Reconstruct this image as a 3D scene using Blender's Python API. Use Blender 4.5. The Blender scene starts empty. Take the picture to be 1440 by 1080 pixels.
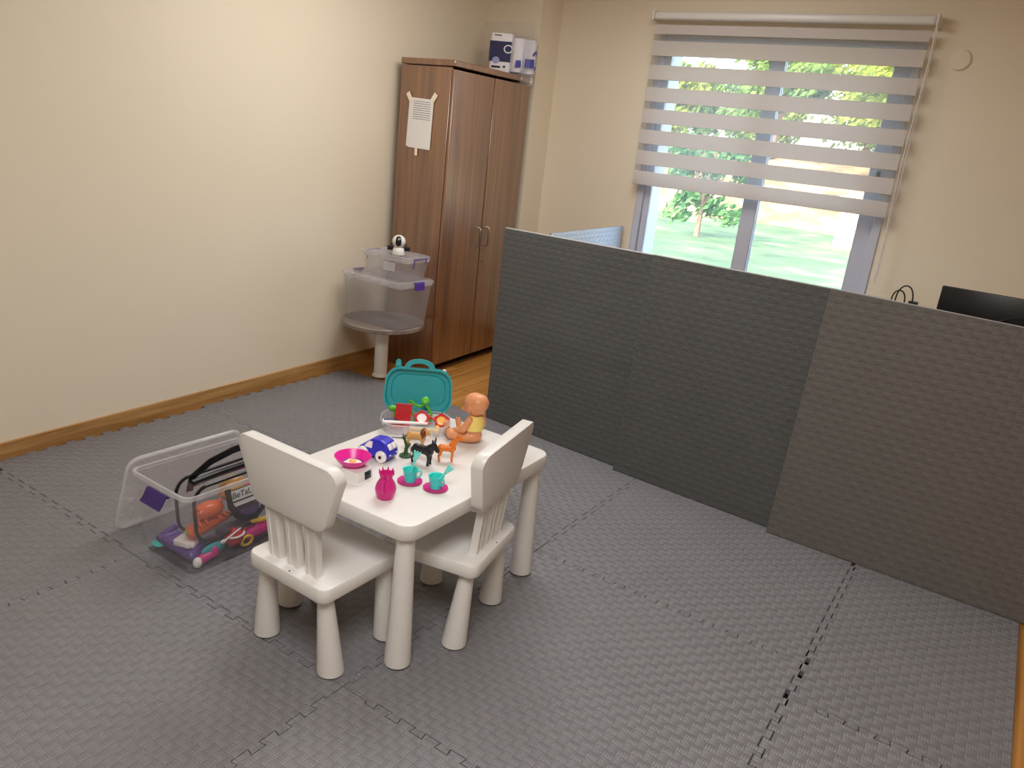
import bpy, bmesh, math, random
from mathutils import Vector, Matrix
random.seed(7)
PI = math.pi
C = bpy.context.scene.collection
SC = bpy.context.scene

# ------------------------------------------------------------------ camera
F_PX, YAW, PITCH, ROLL, CAM_H = 1092.33, -0.556617, 0.310226, 0.110926, 1.53227
_fw = Vector((math.sin(YAW)*math.cos(PITCH), math.cos(YAW)*math.cos(PITCH), -math.sin(PITCH)))
_r0 = Vector((math.cos(YAW), -math.sin(YAW), 0)); _u0 = _r0.cross(_fw)
_r = _r0*math.cos(ROLL) + _u0*math.sin(ROLL); _u = -_r0*math.sin(ROLL) + _u0*math.cos(ROLL)
cam_d = bpy.data.cameras.new('camera'); cam = bpy.data.objects.new('camera', cam_d); C.objects.link(cam)
cam_d.sensor_fit = 'HORIZONTAL'; cam_d.sensor_width = 36.0; cam_d.lens = 36.0*F_PX/1440.0
cam_d.clip_start = .05; cam_d.clip_end = 400
M4 = Matrix((_r, _u, -_fw)).transposed().to_4x4(); M4.translation = Vector((0, 0, CAM_H))
cam.matrix_world = M4
SC.camera = cam

# ------------------------------------------------------------------ world, sun, lamp, added lights, exposure
SC.view_settings.view_transform = 'Standard'; SC.view_settings.look = 'None'
SC.view_settings.gamma = 1.0; SC.view_settings.use_curve_mapping = False
SC.view_settings.exposure = 0.0
try:
    SC.cycles.transparent_max_bounces = 32; SC.cycles.max_bounces = 10; SC.cycles.diffuse_bounces = 6
    SC.cycles.use_denoising = True; SC.cycles.caustics_reflective = False; SC.cycles.caustics_refractive = False
    SC.cycles.sample_clamp_indirect = 6.0
except Exception: pass
world = bpy.data.worlds.new('sky'); SC.world = world; world.use_nodes = True
wn = world.node_tree; wn.nodes.clear()
wo = wn.nodes.new('ShaderNodeOutputWorld'); wb = wn.nodes.new('ShaderNodeBackground'); ws = wn.nodes.new('ShaderNodeTexSky')
ws.sky_type = 'NISHITA'; ws.sun_disc = False; ws.sun_elevation = math.radians(34); ws.sun_rotation = math.radians(200)
ws.air_density = 1.0; ws.dust_density = 3.0
wb.inputs['Strength'].default_value = 2.0
wn.links.new(ws.outputs[0], wb.inputs[0]); wn.links.new(wb.outputs[0], wo.inputs[0])

def light(name, kind, energy, color, loc, direction, size=None, size_y=None):
    d = bpy.data.lights.new(name, kind); d.energy = energy; d.color = color
    o = bpy.data.objects.new(name, d); C.objects.link(o); o.location = loc
    o.rotation_euler = Vector(direction).to_track_quat('-Z', 'Y').to_euler()
    if kind == 'AREA':
        d.shape = 'RECTANGLE'; d.size = size; d.size_y = size_y or size
    if kind == 'SUN': d.angle = math.radians(1.0)
    return o
light('sun_light', 'SUN', 6, (1, .93, .80), (0, -10, 20), (.22, .80, -.29))
light('ceiling_lamp_and_fill', 'AREA', 36, (1, .98, .955), (-2.05, 2.9, 2.66), (0, 0, -1), 1.1, 1.1)
light('ceiling_lamp_and_fill', 'AREA', 62, (1, .98, .955), (-.3, .2, 2.66), (0, 0, -1), 1.1, 1.1)  # unseen fill light, tuned to brighten surfaces facing the camera
light('ceiling_lamp_and_fill', 'AREA', 11, (1, .98, .955), (-1.7, 3.75, 2.66), (0, 0, -1), .6, .6)  # unseen extra light, added to brighten the wardrobe doors and back wall

# ------------------------------------------------------------------ colour + materials
def lin(c): return c/12.92 if c <= .04045 else ((c+.055)/1.055)**2.4
def rgb(r, g, b): return (lin(r/255), lin(g/255), lin(b/255), 1)
def nodes(name):
    m = bpy.data.materials.new(name); m.use_nodes = True
    nt = m.node_tree; b = nt.nodes['Principled BSDF']; return m, nt, b
def N(nt, t, **kw):
    n = nt.nodes.new(t)
    for k, v in kw.items(): setattr(n, k, v)
    return n
def math_n(nt, op, a, b=None, c=None):
    n = N(nt, 'ShaderNodeMath', operation=op)
    for i, v in enumerate((a, b, c)):
        if v is None: continue
        if isinstance(v, (int, float)): n.inputs[i].default_value = v
        else: nt.links.new(v, n.inputs[i])
    return n.outputs[0]
def mixc(nt, fac, a, b):
    n = N(nt, 'ShaderNodeMix', data_type='RGBA')
    for s, v in ((n.inputs[0], fac), (n.inputs[6], a), (n.inputs[7], b)):
        if isinstance(v, (int, float)): s.default_value = v
        elif isinstance(v, tuple): s.default_value = v
        else: nt.links.new(v, s)
    return n.outputs[2]
def pm(name, col, rough=.45, var=.06, scale=14, metal=0, bump=0, bscale=60, spec=.5, coat=0, sss=0):
    m, nt, b = nodes(name)
    tc = N(nt, 'ShaderNodeTexCoord'); nz = N(nt, 'ShaderNodeTexNoise'); nz.inputs['Scale'].default_value = scale
    nz.inputs['Detail'].default_value = 3
    nt.links.new(tc.outputs['Object'], nz.inputs['Vector'])
    lo = tuple(max(0, c*(1-var)) for c in col[:3])+(1,); hi = tuple(min(1, c*(1+var)) for c in col[:3])+(1,)
    nt.links.new(mixc(nt, nz.outputs['Fac'], lo, hi), b.inputs['Base Color'])
    b.inputs['Roughness'].default_value = rough; b.inputs['Metallic'].default_value = metal
    b.inputs['Specular IOR Level'].default_value = spec; b.inputs['Coat Weight'].default_value = coat
    if sss: b.inputs['Subsurface Weight'].default_value = sss; b.inputs['Subsurface Scale'].default_value = .004
    if bump:
        n2 = N(nt, 'ShaderNodeTexNoise'); n2.inputs['Scale'].default_value = bscale
        nt.links.new(tc.outputs['Object'], n2.inputs['Vector'])
        bp = N(nt, 'ShaderNodeBump'); bp.inputs['Strength'].default_value = bump; bp.inputs['Distance'].default_value = .002
        nt.links.new(n2.outputs['Fac'], bp.inputs['Height']); nt.links.new(bp.outputs[0], b.inputs['Normal'])
    return m
def wood(name, c0, c1, axis=2, rough=.4, fine=60, coat=0.0):
    m, nt, b = nodes(name)
    tc = N(nt, 'ShaderNodeTexCoord'); mp = N(nt, 'ShaderNodeMapping')
    s = [fine, fine, fine]; s[axis] = 1.2; mp.inputs['Scale'].default_value = s
    oi = N(nt, 'ShaderNodeObjectInfo'); va = N(nt, 'ShaderNodeVectorMath', operation='ADD')
    nt.links.new(tc.outputs['Object'], va.inputs[0])
    cmb = N(nt, 'ShaderNodeCombineXYZ')
    for i in range(3): nt.links.new(math_n(nt, 'MULTIPLY', oi.outputs['Random'], 3.7+i), cmb.inputs[i])
    nt.links.new(cmb.outputs[0], va.inputs[1]); nt.links.new(va.outputs[0], mp.inputs['Vector'])
    nz = N(nt, 'ShaderNodeTexNoise'); nz.inputs['Scale'].default_value = 1; nz.inputs['Detail'].default_value = 5; nz.inputs['Distortion'].default_value = .6
    nt.links.new(mp.outputs[0], nz.inputs['Vector'])
    mp2 = N(nt, 'ShaderNodeMapping'); s2 = [fine*.16]*3; s2[axis] = .5; mp2.inputs['Scale'].default_value = s2
    nt.links.new(va.outputs[0], mp2.inputs['Vector'])
    n2 = N(nt, 'ShaderNodeTexNoise'); n2.inputs['Scale'].default_value = 1; nt.links.new(mp2.outputs[0], n2.inputs['Vector'])
    f = math_n(nt, 'ADD', math_n(nt, 'MULTIPLY', nz.outputs['Fac'], .6), math_n(nt, 'MULTIPLY', n2.outputs['Fac'], .4))
    rp = N(nt, 'ShaderNodeValToRGB'); rp.color_ramp.elements[0].position = .36; rp.color_ramp.elements[1].position = .64
    rp.color_ramp.elements[0].color = c0; rp.color_ramp.elements[1].color = c1
    nt.links.new(f, rp.inputs[0]); nt.links.new(rp.outputs[0], b.inputs['Base Color'])
    b.inputs['Roughness'].default_value = rough; b.inputs['Coat Weight'].default_value = coat; b.inputs['Coat Roughness'].default_value = .24
    return m
def weave(name, col, cell=.03, var=.10, rough=.5, dist=.0016, spec=.5):
    """embossed basket-weave foam: ribs turn 90 degrees from cell to cell"""
    m, nt, b = nodes(name)
    tc = N(nt, 'ShaderNodeTexCoord'); sp = N(nt, 'ShaderNodeSeparateXYZ'); nt.links.new(tc.outputs['Object'], sp.inputs[0])
    ux = math_n(nt, 'DIVIDE', sp.outputs[0], cell); uy = math_n(nt, 'DIVIDE', sp.outputs[1], cell)
    chk = math_n(nt, 'FLOORED_MODULO', math_n(nt, 'ADD', math_n(nt, 'FLOOR', ux), math_n(nt, 'FLOOR', uy)), 2)
    rib = lambda u: math_n(nt, 'ABSOLUTE', math_n(nt, 'SINE', math_n(nt, 'MULTIPLY', u, PI*4)))
    pil = lambda u: math_n(nt, 'ABSOLUTE', math_n(nt, 'SINE', math_n(nt, 'MULTIPLY', u, PI)))
    inv = math_n(nt, 'SUBTRACT', 1, chk)
    ribs = math_n(nt, 'ADD', math_n(nt, 'MULTIPLY', rib(ux), chk), math_n(nt, 'MULTIPLY', rib(uy), inv))
    arch = math_n(nt, 'ADD', math_n(nt, 'MULTIPLY', pil(uy), chk), math_n(nt, 'MULTIPLY', pil(ux), inv))
    h = math_n(nt, 'ADD', math_n(nt, 'MULTIPLY', ribs, .35), math_n(nt, 'MULTIPLY', arch, 1.0))
    bp = N(nt, 'ShaderNodeBump'); bp.inputs['Strength'].default_value = .8; bp.inputs['Distance'].default_value = dist
    nt.links.new(h, bp.inputs['Height']); nt.links.new(bp.outputs[0], b.inputs['Normal'])
    oi = N(nt, 'ShaderNodeObjectInfo')
    nz = N(nt, 'ShaderNodeTexNoise'); nz.inputs['Scale'].default_value = 3.5; nz.inputs['Detail'].default_value = 4
    nt.links.new(tc.outputs['Object'], nz.inputs['Vector'])
    lo = tuple(c*(1-var) for c in col[:3])+(1,); hi = tuple(c*(1+var) for c in col[:3])+(1,)
    cc = mixc(nt, nz.outputs['Fac'], lo, hi)
    hv = N(nt, 'ShaderNodeHueSaturation'); nt.links.new(cc, hv.inputs['Color'])
    nt.links.new(math_n(nt, 'ADD', math_n(nt, 'MULTIPLY', oi.outputs['Random'], .10), .95), hv.inputs['Value'])
    nt.links.new(hv.outputs[0], b.inputs['Base Color'])
    b.inputs['Roughness'].default_value = rough; b.inputs['Specular IOR Level'].default_value = spec
    return m
def clear(name, tint=(.965, .965, .975), milk=.16, milkcol=(.9, .9, .93), rough=.12):
    """thin clear plastic: mostly see-through, a little milky, glossy by Fresnel"""
    m, nt, b = nodes(name); nt.nodes.remove(b); out = nt.nodes['Material Output']
    tr = N(nt, 'ShaderNodeBsdfTransparent'); tr.inputs[0].default_value = tint+(1,)
    df = N(nt, 'ShaderNodeBsdfDiffuse'); df.inputs[0].default_value = milkcol+(1,)
    tl = N(nt, 'ShaderNodeBsdfTranslucent'); tl.inputs[0].default_value = milkcol+(1,)
    mk = N(nt, 'ShaderNodeMixShader'); mk.inputs[0].default_value = .5
    nt.links.new(df.outputs[0], mk.inputs[1]); nt.links.new(tl.outputs[0], mk.inputs[2])
    tc = N(nt, 'ShaderNodeTexCoord'); nz = N(nt, 'ShaderNodeTexNoise'); nz.inputs['Scale'].default_value = 9
    nt.links.new(tc.outputs['Object'], nz.inputs['Vector'])
    m1 = N(nt, 'ShaderNodeMixShader')
    nt.links.new(math_n(nt, 'MULTIPLY', math_n(nt, 'ADD', nz.outputs['Fac'], .5), milk), m1.inputs[0])
    nt.links.new(tr.outputs[0], m1.inputs[1]); nt.links.new(mk.outputs[0], m1.inputs[2])
    gl = N(nt, 'ShaderNodeBsdfGlossy'); gl.inputs['Roughness'].default_value = rough
    lw = N(nt, 'ShaderNodeLayerWeight'); lw.inputs['Blend'].default_value = .5
    m2 = N(nt, 'ShaderNodeMixShader')
    nt.links.new(math_n(nt, 'ADD', math_n(nt, 'MULTIPLY', math_n(nt, 'POWER', lw.outputs['Facing'], 4.0), .35), .025), m2.inputs[0])
    nt.links.new(m1.outputs[0], m2.inputs[1]); nt.links.new(gl.outputs[0], m2.inputs[2])
    nt.links.new(m2.outputs[0], out.inputs['Surface'])
    return m
def leafmat(name, col, col2):
    m, nt, b = nodes(name); out = nt.nodes['Material Output']
    tc = N(nt, 'ShaderNodeTexCoord'); nz = N(nt, 'ShaderNodeTexNoise'); nz.inputs['Scale'].default_value = 1.3
    nt.links.new(tc.outputs['Object'], nz.inputs['Vector'])
    rp = N(nt, 'ShaderNodeValToRGB'); rp.color_ramp.elements[0].position = .38; rp.color_ramp.elements[1].position = .62
    rp.color_ramp.elements[0].color = col; rp.color_ramp.elements[1].color = col2; nt.links.new(nz.outputs['Fac'], rp.inputs[0])
    nt.links.new(rp.outputs[0], b.inputs['Base Color']); b.inputs['Roughness'].default_value = .6
    tl = N(nt, 'ShaderNodeBsdfTranslucent'); nt.links.new(rp.outputs[0], tl.inputs[0])
    ms = N(nt, 'ShaderNodeMixShader'); ms.inputs[0].default_value = .45
    nt.links.new(b.outputs[0], ms.inputs[1]); nt.links.new(tl.outputs[0], ms.inputs[2]); nt.links.new(ms.outputs[0], out.inputs['Surface'])
    return m

MT = {}
MT['wall'] = pm('cream_paint', rgb(227, 215, 193), .6, .025, 1.2, bump=.08, bscale=140)
MT['ceil'] = pm('white_ceiling_paint', rgb(238, 232, 220), .8, .02, 2)
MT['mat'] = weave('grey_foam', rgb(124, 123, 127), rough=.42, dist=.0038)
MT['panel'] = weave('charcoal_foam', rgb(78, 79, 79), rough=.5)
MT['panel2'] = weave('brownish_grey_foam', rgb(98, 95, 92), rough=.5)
MT['matside'] = pm('foam_edge', rgb(128, 126, 124), .8)
MT['blue'] = weave('pale_blue_foam', rgb(196, 208, 222), rough=.45)
MT['floorwood'] = wood('oak_laminate', rgb(158, 104, 46), rgb(204, 148, 80), axis=1, rough=.32, fine=34)
MT['basewood'] = wood('oak_skirting', rgb(148, 104, 54), rgb(194, 150, 92), axis=1, rough=.4, fine=40)
MT['walnut'] = wood('walnut_veneer', rgb(94, 54, 26), rgb(138, 90, 52), axis=2, rough=.33, fine=34, coat=1.0); MT['walnut'].node_tree.nodes['Principled BSDF'].inputs['Specular IOR Level'].default_value = 1.0; MT['walnut'].node_tree.nodes['Principled BSDF'].inputs['Coat IOR'].default_value = 1.7
MT['dark'] = pm('dark_gap', rgb(34, 24, 20), .7)
MT['white'] = pm('white_plastic', rgb(225, 223, 220), .34, .015, 5)
MT['foot'] = pm('grey_rubber', rgb(70, 68, 66), .8)
MT['clear'] = clear('clear_plastic', milk=.10)
MT['cleart'] = clear('clear_tote_plastic', milk=.07)
MT['rim'] = clear('frosted_plastic_rim', milk=.5, milkcol=(.9, .9, .93), rough=.2)
MT['lidclear'] = clear('frosted_lid_plastic', milk=.26, milkcol=(.9, .9, .93), rough=.2)
MT['bagfilm'] = clear('clear_vinyl', tint=(.96, .96, .97), milk=.05, rough=.06)
MT['film'] = clear('crinkled_film', tint=(.97, .97, .98), milk=.12, rough=.08)
MT['traymilk'] = clear('milky_tray_plastic', milk=.22, milkcol=(.93, .93, .95))
MT['purple'] = pm('purple_plastic', rgb(74, 44, 134), .35)
MT['black'] = pm('black_plastic', rgb(18, 18, 20), .3)
MT['blackrub'] = pm('black_vinyl', rgb(24, 24, 27), .22)
MT['metal'] = pm('brushed_metal', rgb(176, 164, 150), .3, metal=1)
MT['paper'] = pm('paper', rgb(232, 230, 228), .8, .02)
MT['tape'] = pm('masking_tape', rgb(238, 228, 204), .7)
MT['ink'] = pm('ink', rgb(120, 120, 122), .8)
MT['frame'] = pm('grey_window_frame', rgb(192, 195, 208), .4, .03)
MT['greytop'] = wood('grey_laminate', rgb(112, 100, 92), rgb(144, 132, 124), axis=0, rough=.4, fine=30)
def plas(n, r, g, b, rough=.3): MT[n] = pm(n+'_plastic', rgb(r, g, b), rough, .04, 20)
plas('pink', 232, 40, 158); plas('magenta', 204, 32, 128); plas('deeppurple', 54, 28, 110); plas('teal', 64, 214, 206); plas('teal2', 120, 226, 218); plas('caseteal', 48, 166, 176)
plas('carblue', 42, 44, 190); plas('red', 196, 24, 34); plas('lime', 96, 186, 48); plas('green', 44, 86, 48); plas('yellow', 240, 196, 60)
plas('orange', 226, 118, 32); plas('tan', 206, 154, 84); plas('mane', 120, 56, 22); plas('ink_black', 26, 27, 32); plas('navy', 34, 34, 96)
plas('eggwhite', 246, 240, 238); plas('yolk', 240, 186, 90); plas('orange2', 236, 104, 40); plas('skinpale', 232, 190, 150); plas('violet', 92, 62, 140)
MT['skin'] = pm('doll_vinyl', rgb(222, 152, 106), .42, .05, 30, sss=.15)
MT['bib'] = pm('yellow_cotton', rgb(240, 214, 120), .85, .06, 40, bump=.2, bscale=300)
MT['navylabel'] = pm('navy_print', rgb(40, 40, 84), .4)
MT['bluelabel'] = pm('blue_print', rgb(58, 66, 150), .4)
MT['lilac'] = pm('lilac_print', rgb(160, 160, 206), .4)
MT['roll'] = pm('tissue', rgb(236, 234, 238), .9, .02)

# ------------------------------------------------------------------ mesh helpers
def bm_new(): return bmesh.new()
def xf(vs, M):
    for v in vs: v.co = M @ v.co
def box(bm, c, s, bev=0, seg=2, M=None):
    r = bmesh.ops.create_cube(bm, size=1); vs = r['verts']
    for v in vs: v.co = Vector((v.co.x*s[0], v.co.y*s[1], v.co.z*s[2]))
    if bev:
        es = list({e for v in vs for e in v.link_edges})
        r2 = bmesh.ops.bevel(bm, geom=es, offset=bev, segments=seg, affect='EDGES', profile=.5)
        vs = list({v for f in r2['faces'] for v in f.verts} | {v for v in vs if v.is_valid})
    T = Matrix.Translation(Vector(c))
    xf(vs, T @ M.to_4x4() if M is not None else T)
    return vs
def loft(bm, rings, cap0=True, cap1=True, closed=True):
    R = [[bm.verts.new(p) for p in ring] for ring in rings]; n = len(R[0])
    for a, b in zip(R, R[1:]):
        for i in range(n if closed else n-1):
            j = (i+1) % n; bm.faces.new((a[i], a[j], b[j], b[i]))
    if cap0: bm.faces.new(R[0][::-1])
    if cap1: bm.faces.new(R[-1])
    return [v for r in R for v in r]
def circ(r, z, n=24, cx=0, cy=0, sx=1, sy=1): return [Vector((cx+r*sx*math.cos(2*PI*i/n), cy+r*sy*math.sin(2*PI*i/n), z)) for i in range(n)]
def rr(w, d, r, z, n=5, cx=0, cy=0):
    pts = []
    for qx, qy, a0 in ((1, 1, 0), (-1, 1, 90), (-1, -1, 180), (1, -1, 270)):
        for k in range(n+1):
            a = math.radians(a0+90*k/n)
            pts.append(Vector((cx+qx*(w/2-r)+r*math.cos(a), cy+qy*(d/2-r)+r*math.sin(a), z)))
    return pts
def lathe(bm, prof, n=28, cap0=True, cap1=True, M=None):
    vs = loft(bm, [circ(r, z, n) for r, z in prof], cap0, cap1)
    if M is not None: xf(vs, M)
    return vs
def tube(bm, pts, r, n=8, closed=False, radii=None):
    pts = [Vector(p) for p in pts]; rings = []; m = len(pts); up = None
    for i, p in enumerate(pts):
        a = pts[(i-1) % m] if (closed or i > 0) else p; b = pts[(i+1) % m] if (closed or i < m-1) else p
        t = (b-a).normalized()
        if up is None: up = t.orthogonal().normalized()
        up = (up - t*up.dot(t)).normalized(); s = t.cross(up)
        rad = radii[i] if radii else r
        rings.append([p + (up*math.cos(2*PI*k/n)+s*math.sin(2*PI*k/n))*rad for k in range(n)])
    if closed:
        rings.append(rings[0]); return loft(bm, rings[:-1]+[list(rings[0])], False, False)
    return loft(bm, rings)
def ell(bm, c, r, M=None, u=16, v=10):
    res = bmesh.ops.create_uvsphere(bm, u_segments=u, v_segments=v, radius=1); vs = res['verts']
    S = Matrix.Diagonal((*r, 1)) if not isinstance(r, (int, float)) else Matrix.Diagonal((r, r, r, 1))
    T = Matrix.Translation(Vector(c)); xf(vs, T @ (M.to_4x4() if M is not None else Matrix.Identity(4)) @ S); return vs
def cap(bm, a, b, ra, rb, n=12):
    a, b = Vector(a), Vector(b); ell(bm, a, ra, u=n, v=8); ell(bm, b, rb, u=n, v=8)
    d = b-a
    if d.length < 1e-6: return
    q = d.to_track_quat('Z', 'Y').to_matrix().to_4x4(); M = Matrix.Translation(a) @ q
    lathe(bm, [(ra, 0), (rb, d.length)], n, M=M)
def prism(bm, poly, z0, z1, M=None):
    vs = loft(bm, [[Vector((x, y, z0)) for x, y in poly], [Vector((x, y, z1)) for x, y in poly]])
    if M is not None: xf(vs, M)
    return vs
def finish(me, smooth):
    if smooth:
        for p in me.polygons: p.use_smooth = True
        try: me.set_sharp_from_angle(angle=math.radians(38))
        except Exception: pass
def obj(name, bm, mat, parent=None, loc=(0, 0, 0), rot=(0, 0, 0), smooth=True, kind=None, label=None):
    bmesh.ops.recalc_face_normals(bm, faces=bm.faces[:])
    me = bpy.data.meshes.new(name); bm.to_mesh(me); bm.free(); finish(me, smooth)
    o = bpy.data.objects.new(name, me); C.objects.link(o); o.location = loc; o.rotation_euler = rot
    ms = mat if isinstance(mat, (list, tuple)) else [mat]
    for m in ms: me.materials.append(MT[m] if isinstance(m, str) else m)
    if parent: o.parent = parent
    if kind: o['kind'] = kind
    if label: o['label'] = label
    return o
def remesh(bm, voxel, smooth_it=3):
    """melt overlapping closed shapes into one continuous surface"""
    me = bpy.data.meshes.new('tmp'); bm.to_mesh(me); bm.free()
    o = bpy.data.objects.new('tmp', me); C.objects.link(o)
    r = o.modifiers.new('r', 'REMESH'); r.mode = 'VOXEL'; r.voxel_size = voxel
    s = o.modifiers.new('s', 'SMOOTH'); s.factor = .5; s.iterations = smooth_it
    dg = bpy.context.evaluated_depsgraph_get(); ev = o.evaluated_get(dg)
    m2 = bpy.data.meshes.new_from_object(ev); out = bmesh.new(); out.from_mesh(m2)
    bpy.data.objects.remove(o); bpy.data.meshes.remove(me); bpy.data.meshes.remove(m2)
    return out
def thing(name, label, cat, loc=(0, 0, 0), rotz=0, group=None):
    o = bpy.data.objects.new(name, None); C.objects.link(o); o.empty_display_size = .05
    o.location = loc; o.rotation_euler = (0, 0, rotz); o['label'] = label; o['category'] = cat
    if group: o['group'] = group
    return o
def tag(o, label, cat, group=None):
    o['label'] = label; o['category'] = cat
    if group: o['group'] = group
    return o
def struct(name, bm, mat, parent=None, **k):
    o = obj(name, bm, mat, parent, **k)
    if not parent: o['kind'] = 'structure'
    return o
def copy_tree(src, loc, rotz):
    r = src.copy(); C.objects.link(r); r.location = loc; r.rotation_euler = (0, 0, rotz)
    for ch in src.children:
        c = ch.copy(); C.objects.link(c); c.parent = r
        for g in ch.children:
            d = g.copy(); C.objects.link(d); d.parent = c
    return r
def text_bm(s, size):
    cu = bpy.data.curves.new('t', 'FONT'); cu.body = s; cu.size = size; cu.extrude = .0002; cu.align_x = 'CENTER'; cu.align_y = 'CENTER'
    o = bpy.data.objects.new('t', cu); C.objects.link(o)
    me = bpy.data.meshes.new_from_object(o.evaluated_get(bpy.context.evaluated_depsgraph_get()))
    bm = bmesh.new(); bm.from_mesh(me); bpy.data.objects.remove(o); bpy.data.curves.remove(cu); bpy.data.meshes.remove(me)
    return bm

# ------------------------------------------------------------------ room shell
FZ = -.02                      # laminate level; foam mats are 2 cm thick, their top is z = 0
YB = 5.06                      # inner face of the window wall
WX0, WX1, WZ0, WZ1 = -2.31, -.735, .70, 2.235   # window opening
CEIL = 2.72; XR = 2.1; YF = -2.0
# left wall runs 2 degrees off the mat grid
LW = lambda y: -3.362 - .045*(y-1.4)
fl = thing('floor', '', ''); del fl['label'], fl['category']; fl['kind'] = 'structure'
b = bm_new(); box(b, (-.7, 1.5, FZ-.06), (6.4, 7.4, .1)); sub = obj('subfloor', b, 'dark', fl, smooth=False)
b = bm_new(); box(b, (0, 0, -.005), (.187, 1.196, .01), .0012, 1); pl = obj('plank', b, 'floorwood', fl, (0, 0, FZ))
first = True
for i in range(30):
    x = -3.56+i*.19; off = (i*.43) % 1.2
    for j in range(-1, 6):
        y = YF+off+j*1.2+.6
        if y-.6 > YB-.05 or y+.6 < YF or x > XR: continue
        ln = 1.2; y0, y1 = max(y-.6, YF), min(y+.6, YB)
        if y1-y0 < .08: continue
        if not (y1 > 3.3 or x > .1 or x < -3.2): continue          # the rest lies under the mats
        q = pl if first else pl.copy()
        if not first: C.objects.link(q)
        first = False
        q.location = (x, (y0+y1)/2, FZ); q.scale = (1, (y1-y0)/1.2, 1)
b = bm_new(); prism(b, [(LW(YF), YF), (LW(YF)-.2, YF), (LW(YB+.3)-.2, YB+.3), (LW(YB+.3), YB+.3)], FZ-.1, CEIL)
struct('wall_left', b, 'wall', smooth=False)
b = bm_new()
for (x0, x1, z0, z1) in ((-4, WX0, FZ-.3, CEIL), (WX1, XR+.2, FZ-.3, CEIL), (WX0, WX1, FZ-.3, WZ0), (WX0, WX1, WZ1, CEIL)):
    box(b, ((x0+x1)/2, YB+.19, (z0+z1)/2), (x1-x0, .38, z1-z0))
struct('wall_back', b, 'wall', smooth=False)
PX, PY = -3.075, 4.80
b = bm_new(); box(b, ((PX-3.7)/2, (PY+YB)/2, (CEIL+FZ)/2), (PX+3.7, YB-PY, CEIL-FZ)); struct('wall_pillar', b, 'wall', smooth=False)
b = bm_new(); box(b, (XR+.1, 1.5, CEIL/2), (.2, 7.4, CEIL+.3)); struct('wall_right', b, 'wall', smooth=False)
b = bm_new(); box(b, (-.7, YF-.1, CEIL/2), (6.4, .2, CEIL+.3)); struct('wall_front', b, 'wall', smooth=False)
b = bm_new(); box(b, (-.7, 1.6, CEIL+.1), (6.6, 7.6, .2)); struct('ceiling', b, 'ceil', smooth=False)
b = bm_new(); box(b, (-.7, 1.6, CEIL+2.0), (9, 7.6, 3.4)); struct('upper_floor_mass', b, 'wall', smooth=False)  # unseen upper floor, sized to throw the house's shade onto the lawn
b = bm_new()
prism(b, [(LW(YF)+.0, YF), (LW(YF)+.014, YF), (LW(PY)+.014, PY), (LW(PY), PY)], FZ, .072)
struct('baseboard_left', b, 'basewood')
b = bm_new(); box(b, ((PX+XR)/2, YB-.007, .026), (XR-PX, .014, .092), .003, 1); struct('baseboard_back', b, 'basewood')

# ------------------------------------------------------------------ window
w = thing('window_1', '', ''); del w['label'], w['category']; w['kind'] = 'structure'
yf = YB+.03
def fbar(x0, x1, z0, z1, y0, y1, name='window_frame', bev=.004):
    b = bm_new(); box(b, ((x0+x1)/2, (y0+y1)/2, (z0+z1)/2), (x1-x0, y1-y0, z1-z0), bev, 1); return obj(name, b, 'frame', w)
fo = .05
for (x0, x1, z0, z1) in ((WX0, WX0+fo, WZ0, WZ1), (WX1-fo, WX1, WZ0, WZ1), (WX0+fo, WX1-fo, WZ0, WZ0+fo), (WX0+fo, WX1-fo, WZ1-fo, WZ1)):
    fbar(x0, x1, z0, z1, YB-.012, YB+.075)
XM = -1.53
def sash(x0, x1, y0, y1, sl, sr):
    for (a, c_, d, e) in ((x0, x0+sl, WZ0+fo, WZ1-fo), (x1-sr, x1, WZ0+fo, WZ1-fo)): fbar(a, c_, d, e, y0, y1, 'sash_stile')
    for (d, e) in ((WZ0+fo, WZ0+fo+.05), (WZ1-fo-.06, WZ1-fo)): fbar(x0+sl, x1-sr, d, e, y0, y1, 'sash_rail')
    b = bm_new(); box(b, ((x0+sl+x1-sr)/2, (y0+y1)/2, (WZ0+WZ1)/2), (x1-x0-sl-sr+.01, .006, WZ1-WZ0-.2)); 
    g = obj('glass_pane', b, 'glass', w, smooth=False)
MT['glass'] = clear('window_glass', tint=(.965, .98, .985), milk=.05, rough=.03)
sash(WX0+fo, XM+.05, YB+.005, YB+.035, .045, .095)
sash(XM-.02, WX1-fo, YB+.038, YB+.068, .07, .095)
b = bm_new(); box(b, (WX1-.085, YB-.002, 1.50), (.022, .02, .10), .006); box(b, (WX1-.085, YB-.018, 1.53), (.014, .022, .03), .004)
obj('window_handle', b, 'black', w)
b = bm_new(); box(b, ((WX0+WX1)/2, YB+.25, WZ0-.01), (WX1-WX0-.002, .34, .02), .003, 1); obj('outer_sill', b, 'white', w)
for x in (WX0-.0, ):
    b = bm_new(); box(b, (x+.006, YB+.232, (WZ0+WZ1)/2), (.012, .3, WZ1-WZ0)); obj('reveal_lining', b, 'white', w)

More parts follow.
